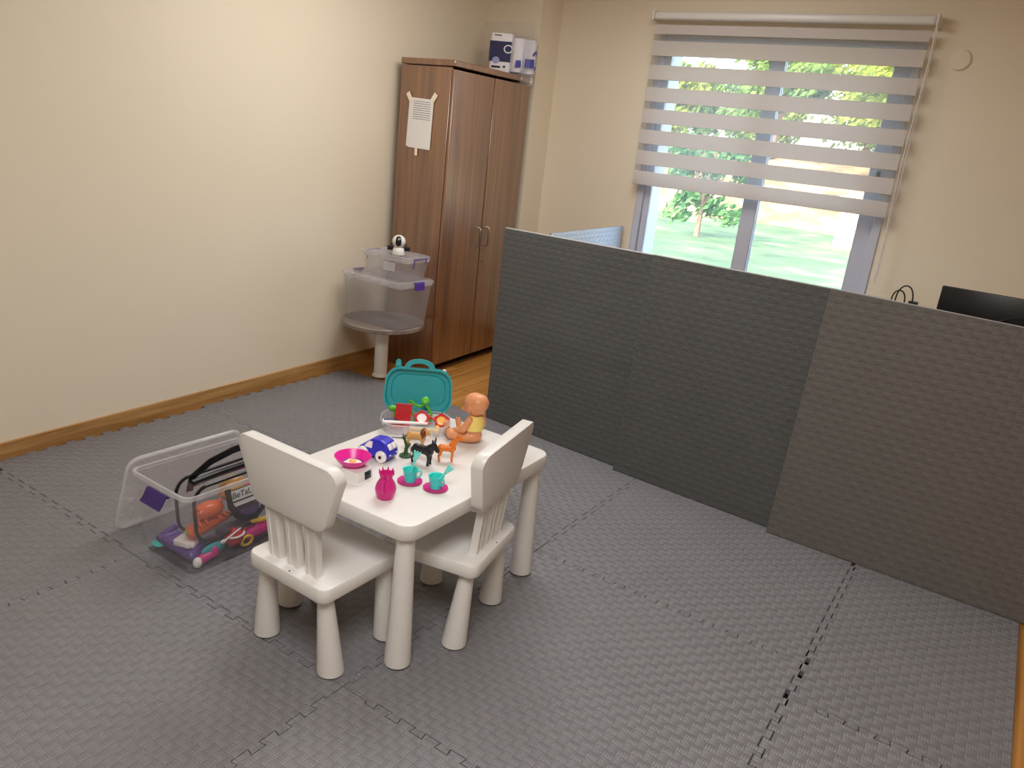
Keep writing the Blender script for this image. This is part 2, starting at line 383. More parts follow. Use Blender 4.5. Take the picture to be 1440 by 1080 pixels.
# ------------------------------------------------------------------ outdoors
def noise_ground(name, stops, scale, detail=6):
    m, nt, bs = nodes(name); tc = N(nt, 'ShaderNodeTexCoord'); nz = N(nt, 'ShaderNodeTexNoise'); nz.inputs['Scale'].default_value = scale; nz.inputs['Detail'].default_value = detail
    nt.links.new(tc.outputs['Object'], nz.inputs['Vector']); rp = N(nt, 'ShaderNodeValToRGB')
    e = rp.color_ramp.elements; e[0].position, e[0].color = stops[0]; e[1].position, e[1].color = stops[-1]
    for p, c in stops[1:-1]: k = e.new(p); k.color = c
    nt.links.new(nz.outputs['Fac'], rp.inputs[0]); nt.links.new(rp.outputs[0], bs.inputs['Base Color']); bs.inputs['Roughness'].default_value = .9; return m
MT['lawn'] = noise_ground('lawn', [(.3, rgb(54, 78, 44)), (.5, rgb(76, 102, 60)), (.62, rgb(94, 118, 72)), (.75, rgb(140, 140, 100))], 1.1, 8)
MT['bank'] = noise_ground('dry_bank', [(.3, rgb(92, 72, 46)), (.5, rgb(140, 114, 72)), (.7, rgb(184, 160, 112))], 1.6, 8)
MT['bark'] = pm('bark', rgb(120, 96, 80), .9, .3, 8)
MT['leaf1'] = leafmat('yellow_green_leaves', rgb(120, 140, 44), rgb(176, 186, 74))
MT['leaf2'] = leafmat('green_leaves', rgb(84, 122, 60), rgb(140, 166, 80))
MT['leaf3'] = leafmat('dark_leaves', rgb(60, 108, 62), rgb(104, 150, 84))
MT['render'] = pm('sunlit_render', rgb(236, 200, 160), .8, .05, 3)
GZ = -.45
def grid(bm, x0, x1, y0, y1, nx, ny, fz):
    vs = [[bm.verts.new((x0+(x1-x0)*i/nx, y0+(y1-y0)*j/ny, fz(x0+(x1-x0)*i/nx, y0+(y1-y0)*j/ny))) for i in range(nx+1)] for j in range(ny+1)]
    for j in range(ny):
        for i in range(nx): bm.faces.new((vs[j][i], vs[j][i+1], vs[j+1][i+1], vs[j+1][i]))
b = bm_new(); grid(b, -40, 30, YB+.38, 27, 40, 20, lambda x, y: GZ+.05*math.sin(x*.7)*math.sin(y*.5)); struct('lawn', b, 'lawn')
b = bm_new(); grid(b, -60, 50, 26, 60, 60, 20, lambda x, y: GZ-.1+min(1, (y-26)/6)*2.5+.12*math.sin(x*1.3+y)+.1*math.sin(x*.4)); struct('hill_bank', b, 'bank')
def leaf_cloud(n, rx, ry, rz, size, seed, hollow=.35):
    rnd = random.Random(seed); bm = bm_new()
    lumps = [(Vector((rnd.uniform(-.75, .75)*rx, rnd.uniform(-.7, .7)*ry, rnd.uniform(-.75, .75)*rz)), rnd.uniform(.28, .5)) for _ in range(16)]
    for _ in range(n):
        c, s = rnd.choice(lumps); d = Vector((rnd.gauss(0, 1), rnd.gauss(0, 1), rnd.gauss(0, 1))).normalized()*(rnd.uniform(hollow, 1)*s)
        p = c+Vector((d.x*rx, d.y*ry, d.z*rz)); q = Vector((rnd.gauss(0, 1), rnd.gauss(0, 1), rnd.gauss(0, 1))).normalized(); t = q.orthogonal().normalized(); sd = q.cross(t); L = size*rnd.uniform(.6, 1.3)
        bm.faces.new([bm.verts.new(p+t*L), bm.verts.new(p+sd*L*.45), bm.verts.new(p-t*L), bm.verts.new(p-sd*L*.45)])
    return bm
def tree(loc, h, rx, rz, leaf, label, seed, trunk_h, lean=.0, n=2600, size=.26):
    t = thing('tree', label, 'tree', loc, 0, 'trees beyond the window'); rnd = random.Random(seed); b = bm_new()
    top = Vector((lean*trunk_h, 0, trunk_h)); tube(b, [(0, 0, -.3), (lean*trunk_h*.4+.05, 0, trunk_h*.5), top], .2, 8, radii=[.24, .18, .13])
    for k in range(5):
        e = top+Vector((rnd.uniform(-.6, .6)*rx, rnd.uniform(-.4, .4)*rx, rnd.uniform(.3, .9)*(h-trunk_h))); tube(b, [top-Vector((0, 0, .2)), (top+e)/2+Vector((0, 0, .1)), e], .06, 6, radii=[.11, .07, .03])
    obj('trunk', b, 'bark', t)
    f = obj('foliage', leaf_cloud(n, rx, rx*.8, rz, size, seed), leaf, t, (lean*trunk_h, 0, h), smooth=False); f['kind'] = 'stuff'
    return t
for k, (x, y, h, rx, rz, lf, lb) in enumerate((
    (-13.3, 30.5, 1.5, 1.75, 1.5, 'leaf1', 'low yellow-green tree at the left edge of the window'),
    (-9.0, 31, 2.2, 1.72, 2.1, 'leaf2', 'green tree left of the window mullion'),
    (-4.6, 30.5, 2.7, 1.72, 2.5, 'leaf1', 'tall yellow-green tree at the right side of the window'),
    (-15.2, 37, 1.6, 1.9, 1.6, 'leaf2', 'farther green tree behind the leftmost tree'),
    (-10.4, 37.5, 2.8, 1.95, 2.5, 'leaf1', 'farther tall yellow-green tree seen around the mullion'),
    (-5.5, 37, 3.4, 1.95, 3.0, 'leaf2', 'farther tall green tree in the right half of the window'),
    (-8.0, 44, 3.6, 2.6, 3.2, 'leaf1', 'farthest yellow-green tree, behind all others'),
    (-14.2, 44, 1.8, 2.4, 1.9, 'leaf2', 'farthest low green tree under the pale sky'))):
    tree((x, y, 2.0), h, rx, rz, lf, lb, 3+k, 1.2, 0, 5200, .16)
t = thing('shrub', 'young leafy shrub on the lawn in the lower left pane', 'shrub', (-7.1, 19.5, GZ))
b = bm_new(); tube(b, [(0, 0, -.1), (.02, 0, .6), (0, 0, 1.2)], .07, 8, radii=[.08, .06, .05])
for k in range(7):
    a = k*.9; tube(b, [(0, 0, .7+.05*k), (.35*math.cos(a), .35*math.sin(a), 1.3+.1*k), (.62*math.cos(a), .62*math.sin(a), 1.9+.08*k)], .02, 6, radii=[.03, .022, .012])
obj('trunk', b, 'bark', t); f = obj('foliage', leaf_cloud(1500, 1.0, 1.0, 1.05, .12, 11), 'leaf3', t, (0, 0, 1.35), smooth=False); f['kind'] = 'stuff'
t = thing('gate_pillar', 'bright sunlit masonry pillar on the lawn at the right pane', 'pillar', (-3.95, 22.5, GZ))
b = bm_new(); box(b, (0, 0, .62), (.75, .5, 1.3), .02); obj('pillar_body', b, 'render', t); b = bm_new(); box(b, (0, 0, 1.31), (.9, .62, .1), .02); obj('pillar_cap', b, 'render', t)

# ------------------------------------------------------------------ foam floor mats
GXX = [-3.335, -2.305, -1.285, -.255, .335]; GYY = [-1.71, -.69, .33, 1.345, 2.385, 3.435]
PIT = .0855; TD = .0105
def wave(t0, L):
    """interlocking tooth profile along an edge of length L that starts at world coordinate t0: the teeth keep one world-wide phase, so neighbours always match"""
    pts = [(0, 0)]; k = math.ceil((t0+.02)/PIT)
    while (k+1)*PIT <= t0+L-.02:
        a = k*PIT-t0; m = .5*PIT
        pts += [(a+.02*PIT, 0 if len(pts) == 1 else -TD), (a+.06*PIT, -TD), (a+m-.05*PIT, -TD), (a+m-.09*PIT, TD), (a+PIT-.0*PIT, TD), (a+PIT-.05*PIT, 0 if (k+2)*PIT > t0+L-.02 else -TD)]
        k += 1
    out = [pts[0]]
    for p in pts[1:]:
        if (Vector(p)-Vector(out[-1])).length > 1e-4: out.append(p)
    out.append((L, 0)); return out
GAP = .0010
def edge(p0, p1, flip):
    """edge of a tile from p0 to p1, always evaluated along the seam's own direction so neighbours match"""
    p0, p1 = Vector(p0), Vector(p1); d = (p1-p0); L = d.length; d /= L; nrm = Vector((-d.y, d.x))
    return [p0+d*t+nrm*s for t, s in wave(p0.dot(d), L)]
def tile_poly(x0, x1, y0, y1, straight=''):
    e = []
    S = edge((x0, y0), (x1, y0), 0) if 's' not in straight else [Vector((x0, y0)), Vector((x1, y0))]
    Ee = edge((x1, y0), (x1, y1), 0) if 'e' not in straight else [Vector((x1, y0)), Vector((x1, y1))]
    Nn = edge((x0, y1), (x1, y1), 0) if 'n' not in straight else [Vector((x0, y1)), Vector((x1, y1))]
    Ww = edge((x0, y0), (x0, y1), 0) if 'w' not in straight else [Vector((x0, y0)), Vector((x0, y1))]
    pts = S[:-1]+Ee[:-1]+Nn[::-1][:-1]+Ww[::-1][:-1]
    return pts
def inset(pts, g):
    out = []; n = len(pts)
    for i in range(n):
        a, b_, c_ = pts[i-1], pts[i], pts[(i+1) % n]; d1 = (b_-a).normalized(); d2 = (c_-b_).normalized()
        n1 = Vector((-d1.y, d1.x)); n2 = Vector((-d2.y, d2.x)); k = n1+n2; den = max(.35, 1+n1.dot(n2)); out.append(b_+k*(g/den))
    return out
def mat_tile(x0, x1, y0, y1, label, gap=GAP, straight='', lift=0, rot=0, name='foam_floor_mat'):
    cx, cy = (x0+x1)/2, (y0+y1)/2
    pts = [p-Vector((cx, cy)) for p in inset(tile_poly(x0, x1, y0, y1, straight), gap)]
    top = inset(pts, .0015)
    bm = bm_new(); loft(bm, [[Vector((p.x, p.y, FZ)) for p in pts], [Vector((p.x, p.y, -.0015)) for p in pts], [Vector((p.x, p.y, 0)) for p in top]])
    o = obj(name, bm, 'mat', None, (cx, cy, lift), (0, 0, rot), smooth=False)
    return tag(o, label, 'foam mat', 'interlocking floor mats')
ML = {
 (0, 4): 'grey foam mat in the far corner beside the round pedestal table',
 (0, 3): 'grey foam mat along the skirting, under the clear toy tote and its lid',
 (0, 2): 'grey foam mat at the left edge of the photo, second from the skirting corner',
 (0, 1): 'grey foam mat cut off by the lower left corner of the photo',
 (1, 4): 'grey foam mat behind the table, below the wardrobe',
 (1, 3): 'grey foam mat under the two chairs and the white table',
 (1, 2): 'large empty grey foam mat in front of the nearer chair',
 (1, 1): 'grey foam mat at the bottom edge, left of the nearer chair',
 (2, 4): 'grey foam mat in front of the middle dark standing panel',
 (2, 3): 'grey foam mat right of the white table, wide open',
 (2, 2): 'grey foam mat at the bottom edge below the table legs',
 (2, 1): 'grey foam mat under the camera, mostly outside the photo',
}
for (i, j), lb in ML.items():
    if j == 1 : continue
    mat_tile({2: -3.312, 3: -3.355, 4: -3.386}[j] if i == 0 else GXX[i], GXX[i+1], GYY[j], GYY[j+1], lb)
mat_tile(GXX[0]-.0, GXX[1], GYY[1], GYY[2], ML[(0, 1)]); mat_tile(GXX[1], GXX[2], GYY[1], GYY[2], ML[(1, 1)]); mat_tile(GXX[2], GXX[3], GYY[1], GYY[2], ML[(2, 1)])
mat_tile(GXX[3], GXX[4], 2.185, 3.245, 'narrow grey foam mat on the right, touching the rightmost standing panel', gap=.0016, straight='ne')
mat_tile(GXX[3], GXX[4], 1.165, 2.185, 'narrow grey foam mat at the bottom right edge beside bare wood floor', gap=.0016, straight='e')

# ------------------------------------------------------------------ standing foam panels
def panel(BL, BR, TR, TL, label, mat, th=.02, seams=False, name='standing_foam_mat', cat='foam mat', group='standing foam panels'):
    BL, BR, TR, TL = map(Vector, (BL, BR, TR, TL))
    X = (BR-BL).normalized(); Z0 = (TL-BL); Nn = X.cross(Z0).normalized(); Y = Nn.cross(X)
    M = Matrix((X, Y, Nn)).transposed().to_4x4(); M.translation = BL; Mi = M.inverted()
    bm = bm_new(); nx = ny = 12; n = th
    def ring(z, ins):
        pts = []
        q = [(0, 0, 1, 0), (1, 0, 1, 1), (1, 1, 0, 1), (0, 1, 0, 0)]
        for (s0, t0, s1, t1) in q:
            for k in range(12):
                s = s0+(s1-s0)*k/12; t = t0+(t1-t0)*k/12
                s = ins+(1-2*ins)*s; t = ins+(1-2*ins)*t
                p = BL*(1-s)*(1-t)+BR*s*(1-t)+TR*s*t+TL*(1-s)*t
                v = Mi @ p; pts.append(v+Vector((0, .0035*t if z <= -th else 0, z)))  # back rim raised so the painted light edge shows
        return pts
    # Nn points towards the room (-y): front face at z=0, back at z=-th
    loft(bm, [ring(-th, .0), ring(-.002, 0), ring(0, .002)])
    o = obj(name, bm, [mat, 'litedge'], None, smooth=False); o.matrix_world = M
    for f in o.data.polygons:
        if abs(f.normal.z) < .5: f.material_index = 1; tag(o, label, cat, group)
    if not seams: return o
    # shallow seam of the clipped-on straight border strip, a puzzle line just inside the rim
    W = (BR-BL).length; H = (TL-BL).length
    sb = bm_new()
    def seam(p0, p1):
        p0, p1 = Vector(p0), Vector(p1); d = p1-p0; L = d.length; d /= L; nr = Vector((-d.y, d.x)); pts = [p0+d*t+nr*s*.9 for t, s in wave(.04, L)]
        a = [sb.verts.new((p.x+nr.x*.0005, p.y+nr.y*.0005, .0006)) for p in pts]; c_ = [sb.verts.new((p.x-nr.x*.0005, p.y-nr.y*.0005, .0006)) for p in pts]
        e = [sb.verts.new((p.x-nr.x*.0005, p.y-nr.y*.0005, -.002)) for p in pts]
        for k in range(len(pts)-1):
            sb.faces.new((a[k], a[k+1], c_[k+1], c_[k])); sb.faces.new((c_[k], c_[k+1], e[k+1], e[k]))
    m_ = .034
    seam((m_, m_), (W-m_, m_)); seam((m_, H-m_), (W-m_, H-m_)); seam((m_, m_), (m_, H-m_)); seam((W-m_, m_), (W-m_, H-m_))
    obj('border_seam', sb, 'panelseam', o, smooth=False)
    return o
MT['litedge'] = pm('foam_edge_highlight', rgb(160, 158, 155), .8)  # window light along the foam rims, painted as a paler edge colour
MT['panelseam'] = pm('seam_shadow', rgb(70, 70, 70), .8)
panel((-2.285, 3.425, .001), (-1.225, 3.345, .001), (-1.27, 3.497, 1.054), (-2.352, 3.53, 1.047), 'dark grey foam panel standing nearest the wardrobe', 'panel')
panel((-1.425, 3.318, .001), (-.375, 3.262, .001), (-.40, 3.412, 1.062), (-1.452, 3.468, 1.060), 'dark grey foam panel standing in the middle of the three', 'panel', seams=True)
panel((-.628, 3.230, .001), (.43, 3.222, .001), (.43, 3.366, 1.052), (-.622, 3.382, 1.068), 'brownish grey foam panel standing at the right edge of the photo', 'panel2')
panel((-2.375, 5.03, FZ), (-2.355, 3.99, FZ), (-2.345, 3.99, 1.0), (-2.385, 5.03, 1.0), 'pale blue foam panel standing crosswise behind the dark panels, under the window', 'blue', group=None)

# ------------------------------------------------------------------ roller blind
bl = thing('roller_blind', 'white day and night roller blind pulled two thirds down the window', 'blind', (0, YB-.075, 2.35))
BX0, BX1 = -2.335, -.70
b = bm_new(); box(b, ((BX0+BX1)/2, 0, -.01), (BX1-BX0-.005, .055, .048), .016, 4); obj('headrail', b, 'white', bl)
for x in (BX0-.004, BX1+.004):
    b = bm_new(); box(b, (x, .012, -.008), (.012, .085, .06), .005); box(b, (x, .065, -.012), (.03, .012, .05), .003); obj('bracket', b, 'white', bl)
MT['band'] = None
m, nt, bs = nodes('blind_fabric'); out = nt.nodes['Material Output']; bs.inputs['Base Color'].default_value = rgb(236, 230, 226); bs.inputs['Roughness'].default_value = .85
tl = N(nt, 'ShaderNodeBsdfTranslucent'); tl.inputs[0].default_value = rgb(214, 206, 200); mx = N(nt, 'ShaderNodeMixShader'); mx.inputs[0].default_value = .42
wv = N(nt, 'ShaderNodeTexWave'); wv.inputs['Scale'].default_value = 90; tcn = N(nt, 'ShaderNodeTexCoord'); nt.links.new(tcn.outputs['Object'], wv.inputs['Vector'])
bpn = N(nt, 'ShaderNodeBump'); bpn.inputs['Strength'].default_value = .15; bpn.inputs['Distance'].default_value = .001; nt.links.new(wv.outputs['Fac'], bpn.inputs['Height']); nt.links.new(bpn.outputs[0], bs.inputs['Normal'])
nt.links.new(bs.outputs[0], mx.inputs[1]); nt.links.new(tl.outputs[0], mx.inputs[2]); nt.links.new(mx.outputs[0], out.inputs['Surface']); MT['band'] = m
MT['sheer'] = clear('sheer_fabric', tint=(.90, .90, .90), milk=.10, milkcol=(.8, .8, .8), rough=.6)
# (top, bottom) of the opaque bands, metres below the head
bands = [(-.062, -.118)]+[(-.158-(a-.155)*1.106, -.158-(a-.155)*1.106-.089) for a in (.155, .285, .407, .527, .645, .765)]
for k, (z1, z0) in enumerate(bands):
    b = bm_new(); box(b, ((BX0+BX1)/2, -.012-.001*(k % 2), (z0+z1)/2), (BX1-BX0-.03, .004, z1-z0), .001, 1); obj('fabric_band', b, 'band', bl)
    if True:
        za, zb = z0, bands[k+1][0] if k+1 < len(bands) else -.965; b = bm_new(); box(b, ((BX0+BX1)/2, -.006, (za+zb)/2), (BX1-BX0-.03, .001, za-zb)); obj('sheer_band', b, 'sheer', bl, smooth=False)
b = bm_new(); box(b, ((BX0+BX1)/2, -.012, -1.008), (BX1-BX0-.028, .012, .088), .005, 2); obj('bottom_bar', b, 'band', bl)
b = bm_new()
tube(b, [(BX1+.004, -.03, -.03)]+[(BX1+.006+.004*math.sin(k*.6), -.032, -.03-k*.09) for k in range(1, 16)]+[(BX1+.010, -.025, -1.42)]+[(BX1+.016, -.018, -.03-k*.09) for k in range(15, 0, -1)]+[(BX1+.006, -.0, -.03)], .0028, 6)
obj('pull_chain', b, 'white', bl)
b = bm_new(); lathe(b, [(.054, 0), (.054, .006), (.048, .012), (.02, .014)], 32, M=Matrix.Translation((-.553, YB, 2.16)) @ Matrix.Rotation(PI/2, 4, 'X'))
tag(obj('wall_cover', b, 'wallplate'if 0 else 'wall'), 'round cream cover plate on the wall right of the blind', 'cover plate')

# ------------------------------------------------------------------ wardrobe
WA = -.045                     # it follows the left wall's slight skew
wd = thing('wardrobe', 'tall two-door walnut wardrobe standing against the left wall', 'wardrobe', (-3.025, 3.82, FZ), 0)
# local: doors face +x at x=0, body goes to x=-.39, length along +y
WD, WL, WH = .385, .91, 1.92
sk = Matrix(((1, -.06, 0, 0), (0, 1, 0, 0), (0, 0, 1, 0), (0, 0, 0, 1)))
def wp(name, c, s, mat='walnut', bev=.0015, parent=wd):
    b = bm_new(); vs = box(b, c, s, bev, 1); xf(b.verts, sk); return obj(name, b, mat, parent)
wp('side_panel', (-WD/2, .009, WH/2-.02), (WD, .018, WH-.04)); wp('side_panel', (-WD/2, WL-.009, WH/2-.02), (WD, .018, WH-.04))
wp('top_panel', (-WD/2+.012, WL/2, WH-.0175), (WD+.03, WL+.012, .035), bev=.004)
wp('back_panel', (-WD+.004, WL/2, WH/2), (.008, WL-.04, WH-.08)); wp('plinth', (-WD/2-.03, WL/2, .03), (WD-.06, WL-.03, .06), 'dark'); wp('bottom_panel', (-WD/2, WL/2, .07), (WD, WL-.036, .018))
wp('door_gap_shade', (-.03, WL/2, WH/2+.02), (.01, WL-.036, WH-.14), 'dark')  # dark sheet behind the doors, painted in for the shade inside the gap
doors = []
for k in range(2):
    y0 = .004+k*(WL/2-.001); d = wp('door', (.010, y0+WL/4-.003, (WH-.045-.065)/2+.062), (.018, WL/2-.012, WH-.115)); doors.append(d)
for k, y in enumerate((WL/2-.052, WL/2+.052)):
    b = bm_new(); z = .88
    tube(b, [(.019, y, z-.06), (.043, y, z-.06), (.047, y, z-.052), (.047, y, z+.052), (.043, y, z+.06), (.019, y, z+.06)], .0055, 8); xf(b.verts, sk); obj('handle', b, 'metal', doors[k])
b = bm_new(); lathe(b, [(.010, 0), (.010, .004), (.006, .006)], 16, M=Matrix.Translation((.019, WL/2+.06, .715)) @ Matrix.Rotation(PI/2, 4, 'Y')); xf(b.verts, sk); obj('lock', b, 'metal', doors[1])
# taped notice on the wardrobe's end panel (world x/z, plane y = 3.82)
nt_ = thing('paper_notice', 'white printed notice taped to the end of the wardrobe', 'notice', (-3.245, 3.8185, 1.345))
def sheet(name, x0, x1, z0, z1, y, rot, mat, parent, th=.0006):
    b = bm_new(); box(b, (0, 0, 0), (x1-x0, th, z1-z0)); return obj(name, b, mat, parent, ((x0+x1)/2, y, (z0+z1)/2), (0, rot, 0), smooth=False)
pp = sheet('paper_sheet', -.073, .104, .04, .325, -.0035, math.radians(1.2), 'paper', nt_)
sheet('back_sheet', -.088, .09, .045, .33, -.0012, math.radians(1.8), 'paper', nt_)
rnd = random.Random(3)
tb = bm_new()
for r in range(11):
    z = .128-r*.0125; x = -.065
    while x < .065:
        wl = rnd.uniform(.006, .02); wl = min(wl, .07-x); box(tb, (x+wl/2, -.0006, z), (wl, .0003, .004)); x += wl+.003
    if r == 8: break
obj('printed_text', tb, 'ink', pp, smooth=False)
tb = bm_new()
for r in range(22): box(tb, (-.0855+(r % 2)*.002, -.0007, .14-r*.0125), (.004, .0003, .004+.003*(r % 3)))
obj('printed_edge', tb, 'ink', nt_.children[1] if nt_.children[1].name.startswith('back') else nt_, smooth=False)
for (x, z, a) in ((-.082, .335, -35), (.108, .338, 35), (-.005, .022, 90)):
    b = bm_new(); box(b, (0, 0, 0), (.03 if a != 90 else .05, .0005, .055 if a != 90 else .022)); obj('tape_strip', b, 'tape', nt_, (x, -.0052, z), (0, math.radians(a if a != 90 else 88), 0), smooth=False)

# ------------------------------------------------------------------ packs on the wardrobe
TOPZ = FZ+WH
MT['lidfaint'] = clear('thin_clear_lid', milk=.05)
ld = thing('clear_box_lid', 'large clear plastic lid leaning behind the tissue packs on the wardrobe', 'lid', (-3.215, 4.60, TOPZ), 0)
b = bm_new()
def lidslab(bm, w, d, r, t=.014):
    loft(bm, [rr(w, d, r, 0), rr(w, d, r, t), rr(w-.03, d-.03, r*.8, t), rr(w-.034, d-.034, r*.8, t-.006)], True, True)
lidslab(b, .42, .33, .05); xf(b.verts, Matrix.Translation((0, .02, .165)) @ Matrix.Rotation(PI/2-.12, 4, 'X'))
xf(b.verts, Matrix.Rotation(.0, 4, 'Z'))
obj('lid_panel', b, 'lidfaint', ld)
pk = thing('tissue_pack', 'white and navy tissue pack standing on the wardrobe', 'tissue pack', (-3.225, 4.595, TOPZ), math.radians(20)); pk.scale = (1.2, 1, 1)
b = bm_new(); vs = loft(b, [rr(.125*s, .10*s, .02, z) for s, z in ((.9, 0), (1, .012), (1.0, .12), (.99, .235), (.92, .25))]); obj('wrapper', b, 'roll', pk)
def decal(x, z, w, h, mat, name, parent, y=-.0515, poly=None):
    b = bm_new()
    if poly == 'o': lathe(b, [(w, 0), (w, .0008)], 24, M=Matrix.Translation((x, y, z)) @ Matrix.Rotation(PI/2, 4, 'X'))
    else: box(b, (x, y, z), (w, .001, h))
    return obj(name, b, mat, parent, smooth=False)
decal(0, .138, .124, .125, 'navylabel', 'printed_band', pk); decal(-.02, .083, .021, 0, 'lilac', 'printed_badge', pk, -.0525, 'o'); decal(.045, .155, .026, 0, 'roll', 'printed_badge', pk, -.0525, 'o'); decal(.045, .155, .019, 0, 'navylabel', 'printed_badge', pk, -.0535, 'o')
decal(-.02, .236, .04, .006, 'ink_black', 'printed_word', pk); decal(-.018, .042, .05, .012, 'ink_black', 'printed_word', pk); decal(.03, .046, .014, .012, 'ink_black', 'printed_word', pk)
pk2 = thing('paper_roll_pack', 'clear wrapped pack of white paper rolls overhanging the wardrobe edge', 'paper roll pack', (-3.095, 4.635, TOPZ), math.radians(52)); pk2.scale = (.82, .82, .92)
for k in range(2):
    b = bm_new(); lathe(b, [(.018, .022), (.052, .02), (.054, .03), (.054, .235), (.050, .245), (.018, .245), (.018, .13)], 28, M=Matrix.Translation((-.028+k*.093, .0, 0))); obj('paper_roll', b, 'roll', pk2)
def crink(bm, amp, seed):
    rnd = random.Random(seed)
    for v in bm.verts: v.co += Vector((rnd.uniform(-1, 1), rnd.uniform(-1, 1), rnd.uniform(-1, 1)))*amp
b = bm_new()
loft(b, [rr(.215*s, .135*s, .05*s, z, 6, cx, 0) for s, z, cx in ((.75, .006, .01), (1, .03, .018), (1.02, .12, .018), (1.0, .22, .018), (.9, .256, .018), (.5, .264, .02))]); crink(b, .0025, 5); obj('film_wrap', b, 'film', pk2, smooth=False)
b = bm_new()
for (x, z, w, h) in ((.05, .085, .085, .06), (-.045, .075, .05, .045)):
    loft(b, [[Vector((x-w/2, -.0705, z-h/2)), Vector((x+w/2, -.072, z-h/2+.004)), Vector((x+w/2-.004, -.0725, z+h/2+.003)), Vector((x-w/2+.004, -.0705, z+h/2))], [Vector((x-w/2, -.0715, z-h/2)), Vector((x+w/2, -.073, z-h/2+.004)), Vector((x+w/2-.004, -.0735, z+h/2+.003)), Vector((x-w/2+.004, -.0715, z+h/2))]])
obj('printed_label', b, 'bluelabel', pk2, smooth=False)
for pts in ([(.105, -.045, .175), (.118, -.03, .18), (.122, -.02, .15), (.112, -.03, .14)], [(.07, -.07, .15), (.1, -.055, .18), (.108, -.05, .165), (.08, -.067, .14)], [(.1, -.055, .06), (.122, -.03, .08), (.122, -.03, .055), (.1, -.055, .04)]):
    b = bm_new(); loft(b, [[Vector(p) for p in pts], [Vector(p)+Vector((.001, -.0015, 0)) for p in pts]]); obj('printed_ribbon', b, 'bluelabel', pk2, smooth=False)
b = bm_new(); n = 14
loft(b, [[Vector((.03+(.06+.03*k/5)*math.cos(2*PI*i/n)*(1-.1*k), -.075-.02*k/5+.018*math.sin(2*PI*i/n), .05-.028*k)) for i in range(n)] for k in range(5)]); crink(b, .007, 9); obj('film_tail', b, 'film', pk2, smooth=False)

# ------------------------------------------------------------------ round pedestal table + boxes + camera
RT = Vector((-3.165, 3.51)); RTH = .36+.02
rt = thing('pedestal_table', 'small round grey-topped pedestal table beside the wardrobe', 'table', (RT.x, RT.y, FZ))
b = bm_new(); lathe(b, [(.01, RTH-.03), (.24, RTH-.03), (.252, RTH-.024), (.252, RTH-.004), (.248, RTH), (.01, RTH)], 48); obj('tabletop', b, 'greytop', rt)
b = bm_new(); lathe(b, [(.042, .025), (.042, RTH-.03)], 24); obj('pole', b, 'white', rt)
b = bm_new(); lathe(b, [(.052, .021), (.052, .027), (.048, .03), (.042, .04)], 32); obj('base_disc', b, 'white', rt)
RTZ = FZ+RTH
def tote(name, label, loc, rotz, w, d, h, matn, lid=True, latch=True, lidlift=0, group=None):
    """w along x, d along y; tapered clear box with rolled rim"""
    t = thing(name, label, 'storage box', loc, rotz, group); th = .0025; tp = .88
    b = bm_new()
    R = lambda s, z, i=0: rr(w*s-2*i, d*s-2*i, .03, z)
    loft(b, [R(tp-.03, .0), R(tp, .006), R(.97, h-.02), R(.97, h), R(.97, h, th), R(.97, h-.02, th), R(tp, .009, th), R(tp-.03, .004, th)]); obj('box_body', b, matn, t)
    b = bm_new(); loft(b, [R(.97, h-.016, -.0005), R(1.0, h-.014), R(1.0, h), R(.97, h+.001, .001), R(.97, h-.002, th+.0005)], False, False); obj('box_rim', b, 'rim', t)
    if lid:
        b = bm_new(); loft(b, [R(1.0, h+.002, -.004), R(1.0, h+.014, -.004), R(.98, h+.018), R(.9, h+.018), R(.88, h+.012)], True, True); obj('box_lid', b, 'lidclear', t)
    return t
def latch_bm(wd_, h):
    bm = bm_new(); prof = [(.0, .012), (.010, .012), (.014, .006), (.014, -h*.6), (.018, -h), (.015, -h), (.011, -h*.6), (.010, .004), (0, .006)]
    loft(bm, [[Vector((x, -wd_/2, z)) for x, z in prof], [Vector((x, wd_/2, z)) for x, z in prof]]); return bm
bx = tote('storage_box', 'large empty clear lidded box on the round pedestal table', (-3.135, 3.50, RTZ), math.radians(0), .47, .31, .27, 'clear')
for s in (1, -1):
    obj('latch', latch_bm(.085, .035), 'purple', bx, (s*.236, 0, .276), (0, 0, 0 if s > 0 else PI))
SBZ = RTZ+.27+.0185
sb_ = tote('storage_box', 'small clear lidded box stacked on the larger clear box', (-3.105, 3.53, SBZ), math.radians(0), .36, .22, .12, 'clear')
for s in (1, -1):
    b = bm_new(); tube(b, [(s*.183, -.055, .075), (s*.187, -.055, .128), (s*.187, .055, .128), (s*.183, .055, .095)], .0035, 6); obj('latch', b, 'purple', sb_)
b = bm_new(); box(b, (.04, -.1065, .07), (.09, .002, .05), .0008, 1); obj('paper_label', b, 'rim', sb_)
CZ = SBZ+.12+.0185
cm = thing('baby_monitor_camera', 'small white ball-headed camera with black face on the small clear box', 'camera', (-3.045, 3.475, CZ), math.radians(38)); cm.scale = (1.04, 1.04, 1.0)
b = bm_new(); lathe(b, [(.034, 0), (.036, .004), (.031, .035), (.024, .044), (.012, .047)], 28); obj('camera_base', b, 'white', cm)
b = bm_new(); ell(b, (0, 0, .078), .0375, u=28, v=18); hd = obj('camera_head', b, 'white', cm)
b = bm_new(); R_ = .0385
rings = []
for k in range(13):
    a = math.radians(-52+104*k/12+8); hw = .0155*math.sqrt(max(0, 1-abs((k-6)/6.0)**4))+.0005
    rings.append([Vector((x, -math.sqrt(max(0, R_**2-x*x))*math.cos(a), .078+math.sqrt(max(0, R_**2-x*x))*math.sin(a))) for x in (-hw, -hw*.5, 0, hw*.5, hw)])
